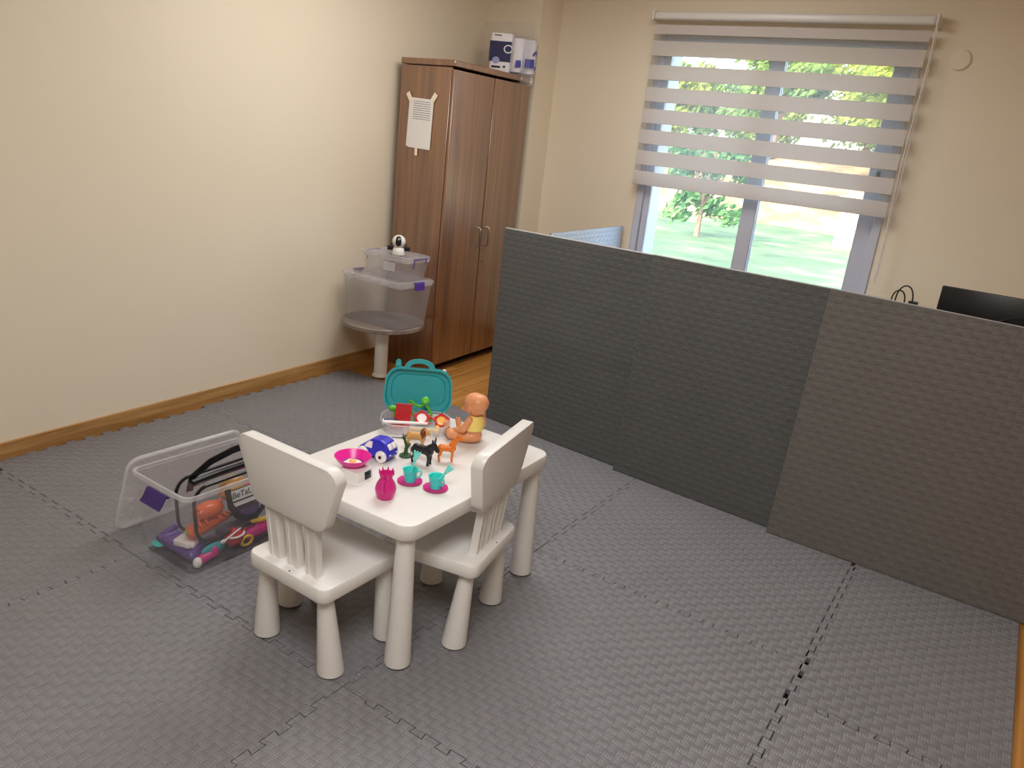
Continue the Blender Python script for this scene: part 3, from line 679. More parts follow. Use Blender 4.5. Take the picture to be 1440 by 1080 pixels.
loft(b, rings, False, False, closed=False); r_ = bmesh.ops.extrude_face_region(b, geom=b.faces[:]); xf([v for v in r_['geom'] if isinstance(v, bmesh.types.BMVert)], Matrix.Translation((0, .006, 0)))
obj('lens_face', b, 'black', hd)
b = bm_new(); ell(b, (0, -.037, .092), .006); obj('lens', b, 'metal', hd)
for s in (1, -1):
    b = bm_new(); box(b, (s*.047, .012, .036), (.034, .018, .026), .004, 2, None); tube(b, [(s*.04, .012, .045), (s*.045, .014, .058), (s*.032, .012, .066)], .003, 6); obj('side_arm', b, 'black', cm)

# ------------------------------------------------------------------ desk, power strip, monitor behind the panels
dk = thing('desk', 'white desk under the window wall hidden behind the panels', 'desk', (.05, 4.68, FZ))
b = bm_new(); box(b, (0, 0, .815), (1.75, .7, .025), .003, 1); obj('desktop', b, 'white', dk)
for sx in (-1, 1):
    for sy in (-1, 1):
        b = bm_new(); box(b, (sx*.82, sy*.3, .401), (.045, .045, .802), .003, 1); obj('leg', b, 'white', dk)
DZ = FZ+.8275
ps = thing('power_strip', 'white power strip with black leads beside the window', 'power strip', (-.63, 4.93, DZ+.0), math.radians(-1))
b = bm_new(); box(b, (0, 0, .022), (.40, .055, .044), .006); obj('strip_body', b, 'white', ps)
for k in range(4):
    b = bm_new(); lathe(b, [(.018, 0), (.018, .0012)], 20, M=Matrix.Translation((-.13+k*.055, 0, .0442))); obj('socket', b, 'paper', ps)
b = bm_new(); box(b, (.175, 0, .053), (.05, .03, .018), .004); obj('black_plug', b, 'black', ps)
b = bm_new()
for x0, x1, hh in ((-.0+.08, .17, .098), (.06, .13, .066)):
    tube(b, [((x0+x1)/2-(x1-x0)/2*math.cos(PI*k/10), -.012, .045+hh*math.sin(PI*k/10)**.8) for k in range(11)], .0042, 6)
obj('cable', b, 'black', ps)
mn = thing('monitor', 'black screen standing on the desk behind the rightmost panel', 'monitor', (.02, 4.58, DZ))
b = bm_new(); box(b, (0, 0, .0), (.66, .022, .40), .006); vs = b.verts; sc_ = obj('screen_housing', b, 'black', mn, (0, 0, .0))
sc_.location = (0, 0, .005); 
sc_.location.z = 1.025-DZ-.2
b = bm_new(); tube(b, [(.0, -.02, .09), (.06, -.022, .12), (.14, -.022, .135), (.2, -.02, .12), (.24, -.02, .08)], .005, 6); obj('cable', b, 'blackrub', sc_, (-.05, 0, -.02))
b = bm_new(); box(b, (0, .0, .04), (.06, .03, .07), .004); box(b, (0, 0, .005), (.22, .16, .01), .004); obj('stand', b, 'black', mn)

# ------------------------------------------------------------------ children's table and chairs
TX0, TX1, TY0, TY1 = -1.748, -1.200, 1.475, 2.245
tb_ = thing('play_table', 'white plastic children\'s table covered in toys', 'table', ((TX0+TX1)/2, (TY0+TY1)/2, 0), math.radians(.6))
tw, td = TX1-TX0, TY1-TY0
def bulge(w, d, r, z, k=.006, n=6):
    pts = rr(w, d, r, z, n); out = []
    # gently convex sides
    full = []
    for i, p in enumerate(pts):
        q = pts[(i+1) % len(pts)]; full.append(p)
        if (q-p).length > .1:
            for t in (.2, .4, .6, .8): full.append(p.lerp(q, t))
    for p in full:
        ex = k*(1-(2*p.y/d)**2) if abs(p.x) > w/2-.01 else 0; ey = k*(1-(2*p.x/w)**2) if abs(p.y) > d/2-.01 else 0
        out.append(Vector((p.x+math.copysign(ex, p.x), p.y+math.copysign(ey, p.y), p.z)))
    return out
b = bm_new(); loft(b, [bulge(tw-.012, td-.012, .045, .432), bulge(tw-.004, td-.004, .045, .432), bulge(tw, td, .045, .436), bulge(tw, td, .045, .474), bulge(tw-.005, td-.005, .043, .479), bulge(tw-.014, td-.014, .04, .48)]); obj('tabletop', b, 'white', tb_)
def leg_bm(rt_, rb, h, dx=0, dy=0, n=28):
    b = bm_new(); rings = []
    for t, r in ((0, rb*.9), (.006, rb), (.02, rb), (.97, rt_), (1, rt_)):
        rings.append([Vector((p.x+dx*t, p.y+dy*t, h*t)) for p in circ(r, 0, n)])
    loft(b, rings); return b
def foot_bm(r):
    b = bm_new(); lathe(b, [(r*.86, 0), (r*.93, .002), (r*.93, .006)], 28); return b
for sx in (-1, 1):
    for sy in (-1, 1):
        l = obj('leg', leg_bm(.0265, .040, .428, 0, 0), 'white', tb_, (sx*(tw/2-.043), sy*(td/2-.043), .004)); obj('rubber_foot', foot_bm(.041), 'foot', l, (0, 0, -.004))
def make_chair(label):
    t = thing('child_chair', label, 'chair', group='children\'s chairs at the play table')
    sw, sd = .325, .325
    b = bm_new(); loft(b, [rr(sw-.012, sd-.012, .03, .258), rr(sw-.003, sd-.003, .03, .258), rr(sw, sd, .03, .262), rr(sw, sd, .03, .295), rr(sw-.006, sd-.006, .028, .3), rr(sw-.014, sd-.014, .026, .301)])
    obj('seat', b, 'white', t)
    for sx in (-1, 1):
        for yb_, yt in ((-.103, -.118), (.128, .118)):
            l = obj('leg', leg_bm(.0225, .0395, .256, -sx*.018, yt-yb_), 'white', t, (sx*.139, yb_, .004)); obj('rubber_foot', foot_bm(.0405), 'foot', l, (0, 0, -.004))
    # backrest leans back a little: y as a function of z
    yz = lambda z: -.118-(z-.3)*.10
    for x in (-.075, 0, .075):
        b = bm_new(); rings = []
        for z in (.296, .36, .42, .492):
            k = (z-.296)/.196; xx = x*(1+.10*k); wv_ = .021
            rings.append([Vector((xx+sx, yz(z)+sy, z)) for sx, sy in ((-wv_, -.012), (-wv_*.45, -.012), (-wv_*.4, -.009), (wv_*.4, -.009), (wv_*.45, -.012), (wv_, -.012), (wv_, .012), (-wv_, .012))])
        loft(b, rings); obj('back_slat', b, 'white', t, smooth=False)
    # backrest plate: tapered rounded trapezoid, 4 cm thick
    def plate(z0, z1, wb_, wt, r, off, yoff):
        n = 6; pts = []
        cs = [(wt/2-off, z1-off, 0), (-wt/2+off, z1-off, 90), (-wb_/2+off*1.0, z0+off, 180), (wb_/2-off, z0+off, 270)]
        for (cx, cz, a0) in cs:
            qx = -1 if cx > 0 else 1; qz = -1 if a0 < 180 else 1; rr_ = max(.004, r-off)
            for k in range(n+1):
                a = math.radians(a0+90*k/n); pts.append(Vector((cx+qx*rr_+rr_*math.cos(a), 0, cz+qz*rr_+rr_*math.sin(a))))
        for p in pts: p.y = yz(p.z)+yoff-.012*(1-(p.x/.2)**2)*1.0+.006
        return pts
    z0, z1, wb_, wt, r = .468, .670, .305, .392, .04
    b = bm_new(); loft(b, [plate(z0, z1, wb_, wt, r, .006, -.0195), plate(z0, z1, wb_, wt, r, .0015, -.0185), plate(z0, z1, wb_, wt, r, 0, -.016), plate(z0, z1, wb_, wt, r, 0, .016), plate(z0, z1, wb_, wt, r, .0015, .0185), plate(z0, z1, wb_, wt, r, .006, .0195)])
    obj('backrest', b, 'white', t)
    return t
ch1 = make_chair('white child chair nearest the camera, its back turned to us')
b = bm_new(); ell(b, (.012, -.152, .3005), (.003, .003, .002)); obj('screw_hole', b, 'black', ch1)
ch2 = copy_tree(ch1, (-1.297, 1.822, 0), math.radians(101)); ch2['label'] = 'white child chair seen from the side at the table\'s right edge'
ch1.location = (-1.494, 1.468, 0); ch1.rotation_euler = (0, 0, math.radians(-.5))

# ------------------------------------------------------------------ toys on the table
TZ = .4805
# toy cooker + frying pan + egg
ck = thing('toy_cooker', 'small white toy hob with a black button under the pink pan', 'toy hob', (-1.523, 1.606, TZ), math.radians(4)); ck.scale = (.86, .86, .86)
b = bm_new(); loft(b, [rr(.088*s, .088*s, .006, z, 3) for s, z in ((1.14, 0), (1.12, .002), (1, .004), (.93, .040), (.91, .042))]); obj('hob_body', b, 'white', ck)
b = bm_new(); box(b, (0, 0, 0), (.0032, .032, .028), .0012, 2, Matrix.Rotation(-.10, 3, 'Y')); obj('button', b, 'black', ck, (.0435, .012, .022))
pn = thing('toy_frying_pan', 'pink toy frying pan sitting on the white toy hob', 'toy pan', (-1.545, 1.612, TZ+.0365), 0); pn.scale = (1.12, 1.12, 1.05)
b = bm_new(); lathe(b, [(.026, 0), (.030, .001), (.044, .016), (.050, .026), (.051, .0275), (.049, .0275), (.042, .017), (.032, .0035), (.0, .003)], 40, True, False); obj('pan_bowl', b, 'pink', pn)
b = bm_new(); lathe(b, [(.026, 0), (.031, 0), (.031, .0012), (.026, .0012)], 40, True, True, M=Matrix.Translation((0, 0, .0036))); obj('pan_liner', b, 'navy', pn)
eg = thing('toy_fried_egg', 'toy fried egg lying in the pink pan', 'toy egg', (-1.545, 1.612, TZ+.0365+.005), 0)
b = bm_new(); loft(b, [[Vector(((.028+.004*math.sin(3*a+1))*s*math.cos(a), (.025+.003*math.sin(2*a))*s*math.sin(a), z)) for a in [2*PI*i/28 for i in range(28)]] for s, z in ((.95, 0), (1, .002), (.9, .004), (.4, .005))]); obj('egg_white', b, 'eggwhite', eg)
b = bm_new(); ell(b, (0, 0, .005), (.0115, .0115, .006)); obj('egg_yolk', b, 'yolk', eg)
# car: local +x is the front
car = thing('toy_car', 'chunky blue toy car with white windows and wheels', 'toy car', (-1.588, 1.772, TZ), math.radians(190)); car.scale = (1.1, 1.1, 1.1)
prof = [(-.050, .012), (-.054, .022), (-.050, .040), (-.038, .058), (-.020, .065), (.008, .063), (.022, .054), (.033, .040), (.048, .034), (.055, .024), (.054, .012)]
b = bm_new(); rings = []
for y, s, dz in ((-.029, .93, .001), (-.0265, .985, 0), (-.02, 1, 0), (.02, 1, 0), (.0265, .985, 0), (.029, .93, .001)):
    rings.append([Vector((x*s, y*(1-.18*max(0, (z-.035)/.03)), .012+(z-.012)*s+dz)) for x, z in prof])
loft(b, rings); b2 = remesh(b, .0016, 4); bd = obj('car_body', b2, 'carblue', car)
for s in (1, -1):
    hw = lambda z: .029*(1-.18*max(0, (z-.035)/.03))
    poly = [(.004, .037), (.030, .037), (.024, .047), (.016, .0555), (.004, .0565)]
    b = bm_new(); loft(b, [[Vector((x, s*(hw(z)+e), z)) for x, z in poly] for e in (-.004, .0012)]); obj('side_window', b, 'eggwhite', car, smooth=False)
for y in (-.0105, .0105):
    b = bm_new(); box(b, (0, 0, 0), (.004, .017, .019), .0015, 2, Matrix.Rotation(.55, 3, 'Y')); obj('rear_window', b, 'eggwhite', car, (-.0465, y, .0468))
    b = bm_new(); box(b, (-.0535, y*1.7, .024), (.003, .008, .004), .001, 1); obj('rear_light', b, 'eggwhite', car)
for x in (-.030, .033):
    for s in (1, -1):
        wl_ = bm_new(); lathe(wl_, [(.008, -.006), (.0165, -.006), (.018, -.003), (.018, .004), (.0155, .007), (.007, .007)], 28, M=Matrix.Translation((x, s*.0295, .018)) @ Matrix.Rotation(-s*PI/2, 4, 'X')); wo_ = obj('wheel', wl_, 'eggwhite', car)
        wl_ = bm_new(); lathe(wl_, [(.005, 0), (.005, .002)], 16, M=Matrix.Translation((x, s*.0364, .018)) @ Matrix.Rotation(-s*PI/2, 4, 'X')); obj('hub', wl_, 'ink_black', wo_)
# pitcher
pt = thing('toy_pitcher', 'magenta toy pitcher with a spiky crown rim', 'toy pitcher', (-1.372, 1.573, TZ), math.radians(-60)); pt.scale = (1.12, 1.12, 1.0)
b = bm_new(); lathe(b, [(.018, 0), (.021, .002), (.026, .018), (.028, .030), (.025, .044), (.018, .058), (.0155, .064), (.0175, .074), (.019, .080), (.017, .080), (.013, .066), (.0, .064)], 32, True, False); obj('pitcher_body', b, 'magenta', pt)
for k in range(8):
    a = 2*PI*k/8; b = bm_new(); cap(b, (.0175*math.cos(a), .0175*math.sin(a), .077), (.019*math.cos(a), .019*math.sin(a), .089), .0035, .0012, 8); obj('crown_point', b, 'magenta', pt)
b = bm_new(); tube(b, [(.0165, 0, .066), (.030, 0, .066), (.036, 0, .054), (.036, 0, .034), (.0275, 0, .024)], .0032, 8); obj('pitcher_handle', b, 'magenta', pt)
# cups, saucers, spoons
for (x, y, w1, w2, ang, la, lb, sl) in ((-1.392, 1.706, 'left', 'first', 20, .35, .2, 'nearer the pitcher'), (-1.307, 1.727, 'right', 'second', -10, 1.0, .9, 'nearer the right-hand chair')):
    sa = thing('toy_saucer', f'magenta toy saucer under the teal cup {sl}', 'toy saucer', (x, y, TZ), 0, 'toy tea set saucers'); sa.scale = (1.12, 1.12, 1.12)
    b = bm_new(); rings = []
    for r, z in ((.022, 0), (.030, .001), (.0345, .003), (.0345, .0045), (.028, .003), (.02, .0028)):
        rings.append([Vector((r*(1+.02*math.cos(12*a))*math.cos(a), r*(1+.02*math.cos(12*a))*math.sin(a), z)) for a in [2*PI*i/48 for i in range(48)]])
    loft(b, rings); obj('saucer_dish', b, 'magenta', sa)
    cu_ = thing('toy_cup', f'teal toy cup on the magenta saucer {sl}', 'toy cup', (x, y, TZ+.0032), math.radians(ang), 'toy tea set cups'); cu_.scale = (1.12, 1.12, 1.08)
    b = bm_new(); lathe(b, [(.015, 0), (.0155, .003), (.0145, .006), (.018, .02), (.0205, .033), (.0225, .036), (.0225, .0375), (.0195, .036), (.0165, .02), (.013, .008), (0, .007)], 32, True, False); obj('cup_body', b, 'teal', cu_)
    b = bm_new(); tube(b, [(.0185, 0, .033), (.030, 0, .036), (.032, 0, .027), (.026, 0, .016), (.0165, 0, .012)], .0025, 8); obj('cup_handle', b, 'teal', cu_)
    sp_ = thing('toy_fork', f'teal toy fork standing in the cup {sl}', 'toy fork', (x, y, TZ+.0135), math.radians(28), 'toy tea set forks'); sp_.scale = (1.4, 1.4, 1.4)
    L = .066; dx = math.sin(la)*L*.55; b = bm_new(); a0 = Vector((-.002, 0, 0)); a1 = Vector((dx, 0, L*math.cos(la*.8)))
    d = (a1-a0).normalized(); sdv = d.cross(Vector((0, 1, 0))).normalized()
    tube(b, [a0, a0.lerp(a1, .7)], .0026, 8); mid = a0.lerp(a1, .68)
    for q in (-1, 0, 1): cap(b, mid, a1+sdv*q*.0062, .0035, .0022, 8)
    obj('fork_handle', b, 'teal2', sp_) if 'teal2' in MT else obj('fork_handle', b, 'teal', sp_)
# figures (local +x is the head end)
def figure(name, label, cat, loc, rotz, mat, build, voxel=.0013, extra=()):
    t = thing(name, label, cat, loc, rotz, 'toy figures on the table'); b = bm_new(); build(b); b2 = remesh(b, voxel, 2); obj('figure_body', b2, mat, t)
    for nm, mt, fn in extra: b = bm_new(); fn(b); obj(nm, b, mt, t)
    return t
def quad(b, L, H, r, legr, head, neck_r=.005, tail=None):
    bx_ = L/2
    cap(b, (-bx_*.75, 0, H*.78), (bx_*.6, 0, H*.78), r*1.0, r*1.02); ell(b, (bx_*.5, 0, H*.76), (r*1.05, r*.95, r*1.2)); ell(b, (-bx_*.7, 0, H*.78), (r*1.1, r*.95, r*1.12))
    for s in (1, -1):
        cap(b, (bx_*.62, s*r*.55, H*.66), (bx_*.66, s*r*.6, H*.32), legr*1.35, legr*.9, 8); cap(b, (bx_*.66, s*r*.6, H*.32), (bx_*.60, s*r*.6, .003), legr*.9, legr*.8, 8); cap(b, (bx_*.60, s*r*.6, .003), (bx_*.68, s*r*.6, .0025), legr*.95, legr*.8, 8)
        cap(b, (-bx_*.85, s*r*.55, H*.7), (-bx_*.78, s*r*.6, H*.46), legr*1.9, legr*1.1, 8); cap(b, (-bx_*.78, s*r*.6, H*.46), (-bx_*1.02, s*r*.6, H*.26), legr*1.1, legr*.8, 8); cap(b, (-bx_*1.02, s*r*.6, H*.26), (-bx_*.95, s*r*.6, .003), legr*.8, legr*.75, 8); cap(b, (-bx_*.95, s*r*.6, .003), (-bx_*.86, s*r*.6, .0025), legr*.95, legr*.8, 8)
    head(b, bx_)
    if tail: tube(b, tail, .0016, 6)
def donkey(b):
    def hd_(b, bx_):
        cap(b, (bx_*.6, 0, .043), (bx_*1.0, 0, .052), .0095, .0075); cap(b, (bx_*1.0, 0, .053), (bx_*1.42, 0, .041), .0074, .005)
        for s in (1, -1): cap(b, (bx_*.98, s*.004, .056), (bx_*1.02, s*.009, .070), .0036, .0016, 8)
    quad(b, .050, .046, .0108, .0034, hd_, tail=[(-.026, 0, .040), (-.032, 0, .032), (-.032, 0, .018)])
figure('toy_donkey', 'black toy donkey standing in front of the teal cups', 'toy animal', (-1.452, 1.838, TZ), math.radians(12), 'ink_black', donkey).scale = (1.42, 1.42, 1.38)
def lion(b):
    def hd_(b, bx_):
        ell(b, (bx_*.95, 0, .043), (.0095, .009, .0095)); cap(b, (bx_*1.1, 0, .041), (bx_*1.35, 0, .039), .0055, .004)
        for s in (1, -1): ell(b, (bx_*.85, s*.006, .052), .003)
    quad(b, .052, .040, .0112, .0042, hd_, tail=[(-.025, 0, .034), (-.034, 0, .028), (-.038, 0, .016)])
figure('toy_lion', 'golden toy lion with a brown mane behind the black donkey', 'toy animal', (-1.562, 1.935, TZ), math.radians(30), 'tan', lion, extra=(('mane', 'mane', lambda b: [ell(b, (.0185, 0, .041), (.0095, .0145, .0155)), ell(b, (.016, 0, .029), (.009, .0115, .010))]),)).scale = (1.22, 1.22, 1.22)
def deer(b):
    def hd_(b, bx_):
        cap(b, (bx_*.6, 0, .048), (bx_*1.25, 0, .070), .0095, .006); cap(b, (bx_*1.25, 0, .071), (bx_*1.75, 0, .064), .0062, .004)
        for s in (1, -1): cap(b, (bx_*1.2, s*.004, .074), (bx_*1.15, s*.009, .083), .0025, .001, 8)
    quad(b, .042, .050, .0102, .0030, hd_, tail=[(-.02, 0, .044), (-.026, 0, .040)])
figure('toy_deer', 'orange toy deer right of the black donkey', 'toy animal', (-1.412, 1.913, TZ), math.radians(42), 'orange', deer).scale = (1.28, 1.28, 1.2)
def plant(b):
    lathe(b, [(.014, 0), (.016, .001), (.016, .004), (.013, .0055)], 20)
    for p, q, r0, r1 in (((0, 0, .004), (.002, 0, .030), .006, .0045), ((.002, 0, .028), (-.006, 0, .050), .0045, .003), ((.002, 0, .022), (.010, 0, .034), .0035, .0028), ((-.006, 0, .048), (-.009, 0, .062), .0032, .0012), ((-.006, 0, .050), (.001, 0, .060), .0028, .001), ((-.003, 0, .045), (-.013, .002, .052), .003, .0012)): cap(b, p, q, r0, r1, 8)
figure('toy_cactus', 'dark green toy cactus on a round base by the blue car', 'toy plant', (-1.530, 1.842, TZ), math.radians(40), 'green', plant, .0012).scale = (1.3, 1.3, 1.3)

# ------------------------------------------------------------------ doctor's case and its tools
KS = 1.11; DA = math.radians(38); DC = Vector((-1.668, 2.052, TZ))
dc = thing('toy_doctor_case', 'open toy doctor case with a clear tray and a raised teal lid', 'toy case', DC, DA); dc.scale = (KS, KS, KS)
b = bm_new(); W_, D_ = .222, .150
RR = lambda s, z, i=0: rr(W_*s-2*i, D_*s-2*i, .052*s, z, 8)
loft(b, [RR(.90, 0), RR(.93, .003), RR(.99, .030), RR(1.0, .036), RR(1.0, .036, .002), RR(.99, .030, .002), RR(.93, .005, .002), RR(.90, .003, .002)]); obj('clear_tray', b, 'traymilk', dc)
b = bm_new(); tube(b, RR(1.0, .036), .0018, 6, closed=True); obj('tray_rim', b, 'rim', dc)
# lid: local frame x along width, z up, standing at the tray's back edge and leaning back
def lid_ring(s, y, ins=0):
    w, h, r = .232-2*ins, .150-2*ins, .050-ins*.5; pts = rr(w, h, max(.006, r), 0, 8)
    return [Vector((p.x*(1-.05*(p.y/h+.5)*1.0), y, p.y+.150/2)) for p in pts]
lid = bm_new(); loft(lid, [lid_ring(1, .034, .010), lid_ring(1, .032, .004), lid_ring(1, .024, 0), lid_ring(1, -.002, 0), lid_ring(1, -.002, .006), lid_ring(1, .018, .009), lid_ring(1, .020, .022), lid_ring(1, .025, .026)])
TL_ = Matrix.Translation((0, D_/2+.006, .026)) @ Matrix.Rotation(math.radians(-12), 4, 'X')
xf(lid.verts, TL_); lo_ = obj('case_lid', lid, 'caseteal', dc)
b = bm_new(); n = 14; outer = [(.052*math.cos(PI*k/n), .150-.008+.038*math.sin(PI*k/n)**.8) for k in range(n+1)]; inner = [(.033*math.cos(PI*k/n), .150-.004+.020*math.sin(PI*k/n)**.8) for k in range(n+1)]
poly = outer+inner[::-1]
loft(b, [[Vector((x, .0, z)) for x, z in poly], [Vector((x, .022, z)) for x, z in poly]], False, False)
vb = list(b.verts); m2 = len(poly)
for base, flip in ((0, 1), (m2, 0)):
    for k in range(n):
        q = [vb[base+k], vb[base+k+1], vb[base+m2-2-k], vb[base+m2-1-k]]; b.faces.new(q)
xf(b.verts, TL_); obj('carry_handle', b, 'caseteal', lo_)
b = bm_new(); box(b, (-.072, .012, .155), (.020, .014, .022), .006); lathe(b, [(.009, -.006), (.009, .006)], 16, M=Matrix.Translation((-.072, .012, .166)) @ Matrix.Rotation(PI/2, 4, 'X')); xf(b.verts, TL_); obj('latch', b, 'caseteal', lo_)
b = bm_new(); box(b, (.082, .012, .146), (.012, .01, .012), .003); xf(b.verts, TL_); obj('latch', b, 'white', lo_)
def inlay(name, label, cat, x, y, z, rot=0):
    p = DC+Vector((x*math.cos(DA)-y*math.sin(DA), x*math.sin(DA)+y*math.cos(DA), z))*KS; t = thing(name, label, cat, p, DA+rot); t.scale = (KS, KS, KS); return t
cf = inlay('toy_pressure_cuff', 'red toy blood pressure cuff standing in the clear tray', 'toy cuff', -.045, -.002, .006)
b = bm_new(); rings = []
for k in range(9):
    z = .078*k/8; bow = .010*math.sin(PI*k/8)+.012*k/8
    rings.append([Vector((x+.006*k/8, -.012+y+bow, z)) for x, y in ((-.026, -.003), (.026, -.003), (.026, .004), (-.026, .004))])
loft(b, rings); obj('cuff_band', b, 'red', cf, smooth=False)
b = bm_new(); box(b, (-.012, -.018, .012), (.040, .022, .022), .004); obj('cuff_pump', b, 'red', cf)
st = inlay('toy_stethoscope', 'lime green toy stethoscope leaning against the teal lid', 'toy stethoscope', -.006, .034, .006)
b = bm_new(); tube(b, [(-.016, .012, .075), (-.004, .010, .064), (.010, .012, .056), (.024, .016, .058), (.030, .018, .068)], .0045, 8); tube(b, [(.030, .018, .066), (.045, .016, .050), (.056, .008, .030), (.052, 0, .010)], .0045, 8)
obj('ear_tubes', b, 'lime', st)
b = bm_new(); tube(b, [(-.018, .013, .078), (-.018, .006, .060), (-.010, -.002, .040), (.002, -.004, .022), (.006, -.006, .004)], .0036, 8); obj('hose', b, 'limepale', st) if 'limepale' in MT else obj('hose', b, 'lime', st)
b = bm_new(); lathe(b, [(.010, -.004), (.013, -.002), (.013, .003), (.008, .006)], 20, M=Matrix.Translation((.033, .016, .076)) @ Matrix.Rotation(.9, 4, 'X')); obj('chest_piece', b, 'lime', st)
ot = inlay('toy_otoscope', 'lime green toy ear scope behind the red cuff', 'toy scope', -.068, .020, .006)
b = bm_new(); cap(b, (.0, 0, .006), (0, .006, .045), .006, .007); cap(b, (-.012, .002, .052), (.016, .004, .050), .0105, .006); obj('scope_body', b, 'lime', ot)
gl_ = inlay('toy_glasses', 'red star-shaped toy glasses lying across the tray', 'toy glasses', .052, -.008, .030, .05)
def star(bm, cx, cz, R, r, th, hole):
    n = 10; o_ = [Vector((cx+(R if k % 2 == 0 else R*.74)*math.cos(2*PI*k/n+PI/2), 0, cz+(R if k % 2 == 0 else R*.74)*math.sin(2*PI*k/n+PI/2))) for k in range(n)]
    i_ = [Vector((cx+hole*math.cos(2*PI*k/n+PI/2), 0, cz+hole*math.sin(2*PI*k/n+PI/2))) for k in range(n)]
    for y in (0, th):
        pass
    loft(bm, [[p+Vector((0, th, 0)) for p in i_], i_, o_, [p+Vector((0, th, 0)) for p in o_], [p+Vector((0, th, 0)) for p in i_]], False, False)
b = bm_new(); star(b, -.032, .014, .029, 0, .006, .0165); star(b, .032, .008, .029, 0, .006, .0165); tube(b, [(-.010, .003, .012), (0, .003, .018), (.010, .003, .010)], .004, 8)
xf(b.verts, Matrix.Rotation(-.75, 4, 'X')); obj('glasses_frame', b, 'red', gl_, smooth=False)
for x, z, mt in ((-.032, .014, 'eggwhite'), (.032, .008, 'yolk')):
    b = bm_new(); lathe(b, [(.0165, 0), (.0165, .002), (.008, .004)], 20, M=Matrix.Translation((x, .004, z)) @ Matrix.Rotation(PI/2, 4, 'X')); xf(b.verts, Matrix.Rotation(-.75, 4, 'X')); obj('glasses_lens', b, mt, gl_, label='white lens' if mt == 'eggwhite' else 'orange lens')
th_ = inlay('toy_syringe', 'white toy syringe lying along the front of the clear tray', 'toy syringe', -.025, -.040, .034, .04)
b = bm_new(); cap(b, (-.072, 0, 0), (.062, 0, .002), .0052, .0042); lathe(b, [(.010, 0), (.010, .003)], 16, M=Matrix.Translation((-.078, 0, 0)) @ Matrix.Rotation(PI/2, 4, 'Y')); obj('syringe_barrel', b, 'eggwhite', th_)
b = bm_new(); cap(b, (.06, 0, .002), (.076, 0, .003), .003, .0015); obj('syringe_tip', b, 'red', th_)
hm = inlay('toy_reflex_hammer', 'yellow toy reflex hammer at the bottom of the tray', 'toy hammer', .035, -.028, .010, -.06)
b = bm_new(); cap(b, (-.05, 0, 0), (.035, 0, .002), .005, .0055); cap(b, (.036, -.016, .004), (.036, .016, .004), .009, .009); obj('hammer_body', b, 'yellow', hm)
bb_ = inlay('toy_bottle', 'dark blue toy bottle at the left end of the tray', 'toy bottle', -.078, -.012, .006, .2)
b = bm_new(); lathe(b, [(.004, -.024), (.013, -.022), (.014, -.016), (.014, .016), (.008, .022), (.006, .028)], 20, M=Matrix.Translation((0, 0, .014)) @ Matrix.Rotation(PI/2, 4, 'Y')); obj('bottle_body', b, 'navy', bb_)
pen = thing('thin_black_stick', 'thin black stick lying on the table in front of the clear tray', 'stick', (-1.622, 1.962, TZ+.0025), math.radians(38))
b = bm_new(); cap(b, (-.058, 0, 0), (.058, 0, 0), .0012, .0024, 8); obj('stick_body', b, 'ink_black', pen)

# ------------------------------------------------------------------ baby doll (local: faces -x, sits at the origin)
dl = thing('baby_doll', 'bald baby doll in a yellow top sitting on the table', 'doll', (-1.452, 2.112, TZ), math.radians(-8)); dl.scale = (1.16, 1.16, 1.14)
b = bm_new()
ell(b, (.0, 0, .022), (.026, .030, .022)); ell(b, (.0, 0, .045), (.024, .027, .026)); ell(b, (.002, 0, .070), (.021, .026, .020)); cap(b, (.003, 0, .080), (-.002, 0, .100), .013, .011)
ell(b, (-.002, 0, .125), (.038, .033, .036)); ell(b, (-.018, 0, .111), (.020, .024, .018)); ell(b, (.012, 0, .131), (.030, .031, .030))
ell(b, (-.0385, 0, .114), (.0052, .0045, .0045)); ell(b, (-.034, 0, .102), (.0055, .009, .0035)); ell(b, (-.030, 0, .095), (.008, .010, .006))
for s in (1, -1):
    ell(b, (-.029, s*.013, .106), (.010, .009, .009)); ell(b, (.004, s*.033, .114), (.006, .0032, .0095))
    # arm: shoulder, elbow, wrist, palm, five fingers
    S_ = Vector((.004, s*.027, .079)); E_ = Vector((-.002, s*.044, .050)); Wr = Vector((-.031, s*.041, .039)); Pm = Vector((-.041, s*.038, .037))
    cap(b, S_, E_, .0115, .0098); cap(b, E_, Wr, .0098, .0068); cap(b, Wr, Pm, .0066, .0064)
    for k, (fl_, fr_) in enumerate(((.011, .0021), (.0135, .0022), (.0125, .0022), (.0095, .002))):
        o0 = Pm+Vector((-.004, s*(-.0048+.0034*k), .001)); d0 = Vector((-1, s*(.02+.12*(k-1.5)), -.12)).normalized(); m0 = o0+d0*fl_*.55; cap(b, o0, m0, fr_*1.1, fr_, 8); cap(b, m0, m0+(d0+Vector((0, 0, -.7))).normalized()*fl_*.5, fr_, fr_*.85, 8)
    cap(b, Pm+Vector((.004, -s*.005, .002)), Pm+Vector((-.006, -s*.0115, .004)), .0026, .0022, 8)
    # leg: hip, knee, ankle, foot with sole turned up
    H_ = Vector((-.006, s*.018, .019)); K_ = Vector((-.048, s*.046, .021)); A_ = Vector((-.084, s*.026, .013)); T_ = Vector((-.094, s*.026, .036))
    cap(b, H_, K_, .0185, .0155); cap(b, K_, A_, .0150, .0098); cap(b, A_, T_, .0102, .0085)
    for k in range(5): ell(b, T_+Vector((.0, s*(-.007+.0034*k), .0085-.0008*k)), .0029 if k else .0036, u=8, v=6)
b2 = remesh(b, .0016, 2); obj('doll_body', b2, 'skin', dl)
b = bm_new(); n = 24; rings = []
